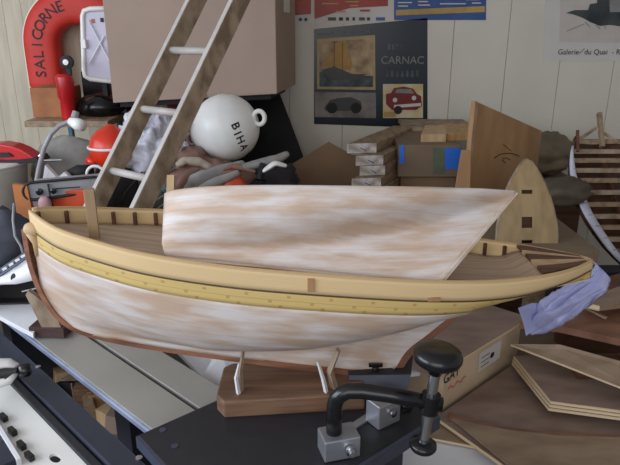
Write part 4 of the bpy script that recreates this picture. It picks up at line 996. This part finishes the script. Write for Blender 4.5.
# outer skin: half-round sections
rows = []
for y in (136, 143, 150, 160, 172, 184, 196, 208, 220, 232, 244, 256, 268, 278):
    l, r = FH(lx(y), y), FH(rx_(y), y); c_ = (l+r)/2; hwid = (r-l)/2; dn = V((0.05, .85, -.5)).normalized(); dep = hwid.length*.85
    rows.append([c_-hwid*math.cos(math.pi*k/10)+dn*dep*math.sin(math.pi*k/10)**.8 for k in range(11)])
MB().grid(rows).build('hull_skin', 'brown', fh, smooth=True, solid=.004)
for fx in (lx, rx_):
    rws = []
    for y in range(146, 280, 6):
        w = 2+7*math.sin(math.pi*min(max((y-146)/150, 0), 1)); s_ = 1 if fx is lx else -1
        p = FH(fx(y)-1.5*s_, y, -.003); q = FH(fx(y)+w*s_-1.5*s_, y, -.005); rws.append([p, q])
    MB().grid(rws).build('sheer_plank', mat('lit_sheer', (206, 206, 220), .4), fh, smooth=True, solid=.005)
for i, y in enumerate((141, 151, 160, 170, 180, 192, 204, 216, 227, 239, 251, 262)):
    a, b = FH(lx(y)+2, y, .004), FH(rx_(y)-2, y, .004)
    mb = MB(); obox(mb, a, b, .012, .016); mb.build('rib', ('plank', 'galv')[i % 2], fh, bevel=.001)
mb = MB(); obox(mb, FH(axx(141)-3, 147, .0), FH(598, 114, -.01), .014, .020); mb.build('stem_post', 'plank', fh, bevel=.001)
mb = MB(); obox(mb, FH(577, 152, -.005), FH(577, 131, -.005), .010, .010); mb.build('rib_head', 'brown', fh)
mb = MB(); obox(mb, FH(577, 141), FH(596, 128), .008, .010); obox(mb, FH(596, 128), FH(617, 142), .008, .010); mb.build('breasthook', 'galv', fh)
mb = MB(); obox(mb, FH(604, 140, .05), FH(655, 275, .11), .012, .02); mb.build('keelson', 'brown', fh)
mb = MB(); p = FH(640, 272, .05); mb.box((p.x, p.y, (p.z)/2), (.25, .06, p.z)); mb.build('prop_board', 'brown', fh)

# ---------------------------------------------------------------- right-hand bench, sheets and carton
ZQ = .62
rb_ = thing('right_bench', (.75, 1.35, 0), 'low dark bench at the right carrying the plywood sheets', 'bench')
mb = MB(); mb.prism([V((.12, .70, ZQ-.03)), V((1.3, .70, ZQ-.03)), V((1.3, 1.66, ZQ-.03)), V((.30, 1.66, ZQ-.03))], (0, 0, .03)); mb.build('bench_top', 'card_dark', rb_)
for a, b in ((.22, .76), (1.22, .76), (1.22, 1.6), (.4, 1.6)): mb = MB(); mb.box((a, b, .295), (.05, .05, .59)); mb.build('leg', 'plank', rb_)
def sheet(name, px, z, th, m_, lb, cat='plywood sheet', group=None, edge=None):
    """px: (x, y[, z]) ; solid sheet with top face at those points"""
    pts = [PZ(p[0], p[1], p[2] if len(p) > 2 else z) for p in px]
    t = thing(name, V((sum(p.x for p in pts)/len(pts), sum(p.y for p in pts)/len(pts), min(p.z for p in pts)-th)), lb, cat, group)
    MB().prism(pts, (0, 0, -th)).build('sheet_face', m_, t)
    if edge:
        for i, j in edge:
            a, b = pts[i], pts[j]; o_ = (b-a).cross(V((0, 0, 1))).normalized(); cc = sum(pts, V())/len(pts)
            if (cc-a).dot(o_) > 0: o_ = -o_
            MB().prism([a, b, b-V((0, 0, th)), a-V((0, 0, th))], o_*.001).build('sheet_edge', 'plyedge', t)
    return t
sheet('white_board', ((345, 490), (424, 416), (520, 448), (590, 500)), ZQ+.012, .012, 'white', 'white board flat on the right bench below the clamp foot')
sheet('thin_ply_strip', ((420, 425), (470, 418), (560, 462), (430, 437.5)), ZQ+.022, .006, 'ply2', 'thin pale-edged plywood just right of the clamp foot', edge=((2, 3),))
sheet('large_brown_ply', ((436, 417), (516, 362), (650, 372), (680, 480), (525, 480)), ZQ+.036, .008, 'ply', 'large dull brown plywood sheet covering most of the lower right corner', edge=((4, 0),))
# curved ply strip
mb = MB(); rws = []
for a, b in ((449, 412), (475, 421), (505, 427), (540, 431), (580, 434), (625, 435), (670, 434)):
    p = PZ(a, b, ZQ+.041); rws.append([p, PZ(a, b+7, ZQ+.041)])
mb.grid(rws); tag(mb.build('curved_batten', 'ply3', solid=.004), 'thin curved reddish batten lying across the large brown plywood', 'batten')
sheet('tan_ply', ((452, 418), (480, 424.5), (510, 430), (560, 435.5), (650, 438), (660, 490), (540, 490)), ZQ+.044, .005, 'ply2', 'tan curved-top sheet in front of the reddish batten, lower right corner', edge=())
# stack of three thin sheets with lit edges
zz = .700
sp0 = [(515, 357), (532, 366), (660, 402), (660, 414), (551, 405)]
labs = ['top sheet of the three cut plywood sheets at right', 'middle sheet of the three cut plywood sheets at right', 'lowest sheet of the three cut plywood sheets at right']
base = [PZ(514, 356, zz), PZ(560, 352, zz), PZ(680, 372, zz), PZ(680, 418, zz), PZ(551, 401, zz)]
for i in range(3):
    pts = [p+V((-.002*i, -.002*i, -.0078*i)) for p in base]
    pts = [V((p.x, p.y, p.z)) for p in pts]
    t = thing('cut_ply_sheet', V((pts[0].x, pts[0].y, pts[0].z-.008)), labs[i], 'plywood sheet', 'cut plywood sheets at right')
    MB().prism(pts, (0, 0, -.007)).build('sheet_face', 'ply', t)
    for a, b in ((4, 0), (3, 4)):
        A_, B_ = pts[a], pts[b]; o_ = (B_-A_).cross(V((0, 0, 1))).normalized(); cc = sum(pts, V())/5
        if (cc-A_).dot(o_) > 0: o_ = -o_
        MB().prism([A_, B_, B_-V((0, 0, .007)), A_-V((0, 0, .007))], o_*.001).build('sheet_edge', 'plyedge', t)
for k, (a, b, lbk) in enumerate(((600, 395, 'dark wooden spacer under the right side of the cut plywood sheets'), (565, 372, 'dark wooden spacer under the far side of the cut plywood sheets'))):
    mb = MB(); p = PZ(a, b, zz-.03); mb.box((p.x+.05, p.y+.02, (ZQ+.037+zz-.032)/2), (.12, .05, zz-.032-ZQ-.037)); tag(mb.build('spacer_block', 'brown'), lbk, 'wood block')
# long pointed sheet above
sheet('pointed_ply_sheet', ((511, 344, .735), (560, 344.5, .76), (660, 372, .76), (660, 402, .735)), .75, .005, 'ply2', 'long pointed tan plywood sheet resting over the three cut sheets', edge=((3, 0),))
mb = MB(); p = PZ(600, 362, .745); mb.box((p.x+.06, p.y+.02, (zz+.742)/2-.002), (.22, .05, .742-zz-.004)); tag(mb.build('spacer_block', 'brown'), 'dark spacer between the pointed sheet and the cut sheets', 'wood block')
# reddish planks heap, upper right
ZH = .80
hp = [(((520, 322), (600, 300), (680, 320), (680, 352), (560, 326)), .795, .018, 'ply3', 'wide reddish plank below the blue plastic bag at right'),
      (((578, 301), (640, 279), (680, 283), (680, 296), (600, 306)), .835, .014, 'ply2', 'tan plank end with pale edge right of the blue plastic bag'),
      (((560, 290), (660, 262), (690, 268), (690, 276), (566, 300)), .815, .010, 'brown', 'dark brown plank under the tan one at right edge')]
for px, z, th, m_, lb in hp:
    sheet('loose_plank', px, z, th, m_, lb, 'plank', 'loose planks at right', edge=((4, 0),) if m_ == 'ply2' else None)
mb = MB(); obox(mb, PZ(581, 305, .803), PZ(606, 318, .803), .008, .006); tag(mb.build('thin_stick', 'plank'), 'thin pale stick lying on the wide reddish plank', 'stick')
mb = MB(); mb.box((.98, 1.56, (ZQ+.777)/2), (.5, .08, .777-ZQ)); tag(mb.build('support_beam', 'brown'), 'dark beam holding up the loose planks at right', 'beam')
mb = MB(); mb.box((1.05, 1.72, ZQ/2+.09), (.6, .06, ZQ+.18)); tag(mb.build('dark_back_panel', 'darkcav'), 'dark panel behind the loose planks at right', 'panel')

# carton with print under a dark ply cover
zc1, zc2 = .70, .66
ct = thing('printed_carton', PZ(440, 415, ZQ+.045), 'long pale carton printed GAT with dark lettering, behind the clamp knob', 'carton')
zb = ZQ+.012
N0 = PZ(441, 416, zb); F1 = PZ(516, 362, zb)
top0 = PY(437, 372, N0.y); top1 = PY(519, 320, F1.y); H0 = top0.z-zb; H1 = top1.z-zb
perp = (F1-N0).cross(V((0, 0, 1))).normalized(); perp = perp if perp.x < 0 else -perp
ax_ = (F1-N0).normalized()
Hc = (H0+H1)/2
Wd = .10
MB().add([N0, F1, F1+perp*Wd, N0+perp*Wd, N0+V((0, 0, H0)), F1+V((0, 0, H1)), F1+perp*Wd+V((0, 0, H1)), N0+perp*Wd+V((0, 0, H0))], [(0, 1, 2, 3), (7, 6, 5, 4), (0, 4, 5, 1), (1, 5, 6, 2), (2, 6, 7, 3), (3, 7, 4, 0)]).build('carton_body', mat('pale_carton', (206, 180, 148), .75, nscale=6), ct)
def onct(a, h, d=.0012): return N0+ax_*a-perp*d+V((0, 0, h))
def cttext(txt, a, h, size, m_, nm, slope=0):
    vs, fs = text_mesh(txt, size, bold=.0004); mb = MB(); mb.add([onct(a+q.x, h+q.y+slope*(a+q.x)) for q in vs], fs); mb.build(nm, m_, ct)
Lct = (F1-N0).length
print('carton', N0, F1, H0, H1, Lct)
cttext('GAT', .030, H0-.022, .034, 'darktext', 'printed_word')
mb = MB(); pts = [onct(.02+.009*i, H0*.55+.006*math.sin(i*1.9)) for i in range(9)]; mb.tube(pts, .0018, 5); mb.build('red_script', 'redtext', ct)
MB().add([onct(Lct*.42, H1*.42), onct(Lct*.72, H1*.42), onct(Lct*.72, H1*.85), onct(Lct*.42, H1*.85)], [(0, 1, 2, 3)]).build('pale_label', 'paper', ct)
mb = MB(); mb.add([onct(Lct*.60+.010*math.cos(w), H1*.62+.008*math.sin(w), .002) for w in [2*math.pi*i/16 for i in range(16)]], [tuple(range(16))]); mb.build('hand_hole', 'blackmatt', ct)
for i in range(3):
    MB().add([onct(Lct*.45, H1*(.50+.1*i), .002), onct(Lct*.56, H1*(.50+.1*i), .002), onct(Lct*.56, H1*(.52+.1*i), .002), onct(Lct*.45, H1*(.52+.1*i), .002)], [(0, 1, 2, 3)]).build('print_line', 'tapegreen', ct)
# sheet covering it
q0 = top0+V((0, 0, .003)); q1 = top1+V((0, 0, .003))
e0 = q0-perp*.012-ax_*.0; e1 = q1-perp*.020+ax_*.02
A2 = PY(400, 372, q0.y+.05); 
cv = thing('cover_ply_sheet', e0, 'purplish brown plywood sheet lying on the printed carton below the stern', 'plywood sheet')
far = perp*.22
MB().prism([e0-ax_*.03, e1, e1+far*1.0+V((-.03, 0, .002)), e0-ax_*.06+far+V((0, 0, .002))], (0, 0, .005)).build('sheet_face', 'ply', cv)
MB().prism([e0-ax_*.03, e1, e1+V((0, 0, .005)), e0-ax_*.03+V((0, 0, .005))], -perp*.001).build('sheet_edge', 'plyedge', cv)

# blue plastic bag hanging from the stern
mb = MB(); pth = [(594, 264, 1.16, 10), (604, 272, 1.15, 20), (598, 283, 1.13, 24), (582, 293, 1.12, 24), (566, 303, 1.12, 25), (550, 314, 1.12, 25), (537, 324, 1.15, 20), (527, 332, 1.16, 9)]
rows = []; NB = (len(pth)-1)*7
for i in range(NB+1):
    k = i/7; j = min(int(k), len(pth)-2); f = k-j; a = [pth[j][q]*(1-f)+pth[j+1][q]*f for q in range(4)]
    t_ = (PY(pth[-1][0], pth[-1][1], 1.13)-PY(pth[1][0], pth[1][1], 1.13)).normalized(); c_ = PY(a[0], a[1], a[2])
    s_ = t_.cross(V((0, 1, 0))).normalized(); rr = a[3]*.0019*.66; r = []
    if i in (0, NB): rr *= .15
    for q in range(72):
        w = 2*math.pi*q/72; d_ = V((math.cos(w)*1.6, math.sin(w)*1.6, i*.05))
        fo = 1-.30*abs(noise.noise(d_*1.6))*2+.16*math.sin(4*w+i*.12+2*noise.noise(d_))-.10*abs(noise.noise(d_*5+V((3, 1, 2))))*2
        r.append(c_+(s_*math.cos(w)+V((0, 1, 0))*math.sin(w)*.8)*rr*fo)
    rows.append(r)
mb.grid(rows, wrap=True)
fl = [PY(a, b, 1.14) for a, b in ((518, 308), (532, 303), (548, 304), (548, 318), (534, 330), (526, 336))]
mb.grid([[fl[0], fl[0].lerp(fl[5], .5)+V((0, -.01, 0)), fl[5]], [fl[1], fl[1].lerp(fl[4], .5)+V((0, .008, 0)), fl[4]], [fl[2], fl[2].lerp(fl[3], .5), fl[3]]])
tag(mb.build('blue_plastic_bag', 'bluebag', smooth=True), 'crumpled lavender-blue plastic bag hanging at the stern of the large hull', 'plastic bag')

# table behind everything under the middle (white sheets seen under the hull)
mb = MB(); mb.prism([PZ(165, 338, .74), PZ(300, 340, .74), PZ(420, 372, .74), PZ(225, 400, .74)], (0, 0, -.01)); tag(mb.build('white_sheet', 'white'), 'white flat sheet seen through the gap under the keel, left of the cradle block', 'sheet')
mb = MB(); mb.prism([PZ(196, 388, .78), PZ(216, 352, .80), PZ(222, 354, .80), PZ(232, 386, .78)], (0, 0, -.004)); tag(mb.build('folded_white_card', 'white'), 'folded white card under the keel beside the cradle block', 'card')
mb = MB(); mb.box((-.09, 1.33, .36), (.36, .3, .72)); tag(mb.build('low_cabinet', 'brown'), 'low brown cabinet under the white sheet beneath the keel', 'cabinet')

# ---------------------------------------------------------------- posters on the back wall
YP = WY+.003
def PP(a, b, d=0): return PY(a, b, YP-d)
def flat(px, d, m_, nm, parent, th=.0008):
    return MB().prism([PP(a, b, d) for a, b in px], (0, th, 0)).build(nm, m_, parent)
def rect(x0, y0, x1, y1): return ((x0, y0), (x1, y0), (x1, y1), (x0, y1))
def ptext(txt, px_, py_, h, d, m_, parent, nm='lettering', spacing=1.0, sx=1.0, bold=0):
    p = PP(px_, py_, d); vs, fs = text_mesh(txt, h, spacing, bold)
    MB().add([p+V((q.x*sx, 0, q.y)) for q in vs], fs).build(nm, m_, parent)
ps = thing('car_and_ship_poster', PP(371, 125), 'dark poster reading CARNAC with a sailing ship and two old cars', 'poster')
flat(((314, 29), (427.5, 18), (427.5, 128), (314, 124)), 0, 'posterdark', 'sheet', ps, .002)
flat(((317, 39), (375, 35), (375.5, 90), (317, 89)), .002, 'goldframe', 'ship_frame', ps)
flat(((319.5, 42), (373, 38.5), (373, 87), (319.5, 86.5)), .003, 'sepia', 'ship_picture', ps)
flat(((319.5, 72), (330, 69), (350, 75), (373, 76), (373, 87), (319.5, 86.5)), .004, 'seadark', 'sea', ps)
flat(((322, 70), (334, 66), (352, 74), (366, 74), (360, 79), (330, 80)), .005, 'cargrey', 'ship_hull', ps)
for pts in (((333, 66), (334, 44), (341, 41), (343, 70)), ((343, 70), (341, 44), (347, 42), (349, 70)), ((324, 66), (331, 50), (332, 68)), ((349, 72), (349, 50), (353, 66))): flat(pts, .0055, 'sail', 'sail', ps)
for x_ in (334, 342): flat(((x_, 80), (x_+.6, 80), (x_+1, 42), (x_+.4, 42)), .006, 'brown', 'mast', ps)
flat(((315, 92), (376, 92.5), (376, 118), (315, 117)), .002, 'greypic', 'street_picture', ps)
flat(((324, 108), (330, 100), (338, 98), (352, 97), (361, 102), (362, 109), (345, 111), (326, 111)), .003, 'cargrey', 'grey_car', ps)
for x_, y_ in ((332, 108), (356, 108)):
    mb = MB(); mb.lathe([(.026, 0), (.026, .001)], PP(x_, y_, .005), (0, -1, 0), 20); mb.build('grey_wheel', 'blackmatt', ps)
flat(((350, 97), (358, 93), (375, 93), (375, 104), (362, 101)), .0035, 'inkpale', 'road', ps)
flat(rect(383, 84, 423, 118), .002, 'creampic', 'car_picture', ps)
flat(((386, 94), (391, 93), (394, 88), (404, 86.5), (413, 88.5), (417, 94), (421, 96), (422, 106), (416, 110), (392, 110), (386, 104)), .003, 'carred', 'red_car', ps)
flat(((395, 93), (397, 89), (411, 89), (414, 93.5)), .004, 'inkpale', 'windscreen', ps)
flat(((394, 105), (421, 103), (421, 106), (394, 108)), .004, 'paper', 'bumper', ps)
for x_, y_ in ((395, 100), (414, 98)):
    mb = MB(); mb.lathe([(.011, 0), (.011, .001)], PP(x_, y_, .005), (0, -1, 0), 16); mb.build('headlamp', 'paper', ps)
mb = MB(); mb.lathe([(.020, 0), (.020, .001)], PP(398, 110, .0045), (0, -1, 0), 16); mb.build('front_wheel', 'blackmatt', ps)
flat(rect(384, 112, 396, 117), .0035, 'gold', 'yellow_ground', ps)
ptext('CARNAC', 402.5, 60.5, .050, .0035, 'inkpale', ps, 'poster_word', 1.0, 1.0)
for r0, n_c, x0, x1 in ((46.5, 4, 389, 402), (73.5, 7, 385, 421), (25.5, 9, 398, 424)):
    pass
for i in range(7): flat(rect(386+i*5, 70+(i % 2)*.6, 388.5+i*5, 77), .003, 'seadark', 'faint_mark', ps)
for i in range(4): flat(rect(388+i*4, 44, 390.5+i*4, 50), .003, 'seadark', 'faint_mark', ps)
for x0, x1 in ((317, 324), (325, 334), (343, 346), (352, 362), (364, 374)):
    mb = MB(); mb.tube([PP(x0+(x1-x0)*k/6, 34.2-(x0-317)*.06+1.2*math.sin(k*2.2), .0025) for k in range(7)], .0016, 4); mb.build('script_stroke', 'inkpale', ps)
# poster top-left (red)
p1 = thing('red_event_poster', PP(345, 27), 'red and white poster with a row of small logos above the dark poster', 'poster')
flat(((314.5, -40), (393, -40), (393, 20), (314.5, 27)), .0, 'paper', 'sheet', p1, .0015)
flat(((314.5, -40), (388, -40), (388, 6), (350, 8), (314.5, 19)), .0015, 'posterred', 'red_field', p1)
for i, (x0, y0, w) in enumerate(((322, 3, 16), (345, 1, 14), (336, 11, 10), (350, 5, 8), (366, -2, 16))): flat(rect(x0, y0, x0+w, y0+1.2), .0025, 'gold', 'text_line', p1)
for i, (x0, w, m_) in enumerate(((328, 8, 'cargrey'), (339, 4, 'ink'), (346, 3, 'ink'), (352.5, 2.5, 'ink'), (359, 6, 'cargrey'), (367, 3, 'ink'), (376, 9, 'posterblue'))): flat(rect(x0, 17.3, x0+w, 20.5), .0025, m_, 'small_logo', p1)
flat(rect(360, 9.5, 370, 11.5), .0025, 'posterred', 'small_logo', p1)
p2 = thing('red_edge_poster', PP(305, 20), 'narrow strip of red and white poster beside the huge cardboard box', 'poster')
flat(((285, -40), (312, -40), (311, 26), (285, 26)), .0, 'paper', 'sheet', p2, .0015)
flat(((285, -40), (311.5, -40), (311, 14), (285, 16)), .0015, 'posterred', 'red_field', p2)
for x0 in (299, 304.5): flat(rect(x0, 18, x0+2.8, 21), .0025, 'ink', 'small_logo', p2)
p3 = thing('blue_event_poster', PP(440, 20), 'blue poster with a gold band above and right of the dark poster', 'poster')
flat(((394, -40), (486.5, -40), (486, 20), (394, 20)), .0, 'posterblue', 'sheet', p3, .0015)
flat(((396, 10), (485, 6), (485, 12), (396, 15.5)), .0015, 'gold', 'gold_band', p3)
for i, (x0, y0, w) in enumerate(((398, 2, 14), (398, 5.5, 10), (418, 1, 10), (418, 4.5, 12), (440, 3.2, 26), (466, -1, 14), (472, 2.5, 9))): flat(rect(x0, y0, x0+w, y0+1.1), .0025, 'paper', 'text_line', p3)
p4 = thing('gallery_print', PP(590, 60), 'white gallery print with a dark ink wash drawing at the upper right', 'print')
flat(((547.5, -70), (680, -70), (680, 61), (543.5, 61)), .0, 'paper', 'sheet', p4, .0015)
flat(((562, -60), (670, -60), (670, 43.5), (559.5, 42)), .0015, 'paperink', 'picture_field', p4)
flat(((567, 12.5), (575, 10), (588, 10), (590, 4), (597, 3), (598, -12), (640, -14), (650, 20), (625, 27), (610, 25), (600, 26), (590, 22), (583, 18), (575, 15)), .0025, 'ink', 'ink_mass', p4)
flat(((609, -10), (640, -10), (632, 12), (610, 12)), .003, 'inkpale', 'pale_wash', p4)
for a, b in (((567, 31), (584, 24)), ((585, 22), (590, 27)), ((596, 25), (600, 29)), ((604, 25), (606, 29)), ((570, 14), (566, 13))):
    mb = MB(); mb.tube([PP(*a, .003), PP(*b, .003)], .0014, 4); mb.build('ink_stroke', 'inkpale', p4)
ptext('Galerie', 568.5, 52.2, .034, .002, 'darktext', p4, 'caption_word', 1.0)
ptext('du Quai', 596, 52.2, .034, .002, 'darktext', p4, 'caption_word', 1.0)
ptext('- Ro', 618, 52.2, .034, .002, 'darktext', p4, 'caption_word', 1.0)
mb = MB(); mb.tube([PP(579.5, 53.5, .002), PP(582, 51, .002), PP(584.5, 48.5, .002)], .0012, 4); mb.build('flourish', 'darktext', p4)

# ---------------------------------------------------------------- light
W = bpy.data.worlds.new('world'); S.world = W; W.use_nodes = True
bg = W.node_tree.nodes['Background']; bg.inputs[0].default_value = (.62, .74, 1.0, 1); bg.inputs[1].default_value = .45
def area(name, loc, target, size, power, col, sy=None):
    l = bpy.data.lights.new(name, 'AREA'); l.energy = power; l.color = col; l.size = size; l.shape = 'RECTANGLE'; l.size_y = sy or size
    o = bpy.data.objects.new(name, l); C.objects.link(o); o.location = loc
    o.rotation_euler = (V(target)-V(loc)).to_track_quat('-Z', 'Y').to_euler(); return o
area('window_daylight', (-2.35, .45, 1.75), (-.1, 1.3, 1.05), 2.6, 52, (.78, .87, 1.0), 1.1)
area('doorway_daylight', (-.5, -1.9, 1.9), (0, 1.3, 1.0), 2.6, 28, (1.0, .94, .87), 1.5)
S.view_settings.view_transform = 'Standard'; S.view_settings.look = 'None'; S.view_settings.gamma = 1; S.view_settings.exposure = .2
S.view_settings.use_curve_mapping = False
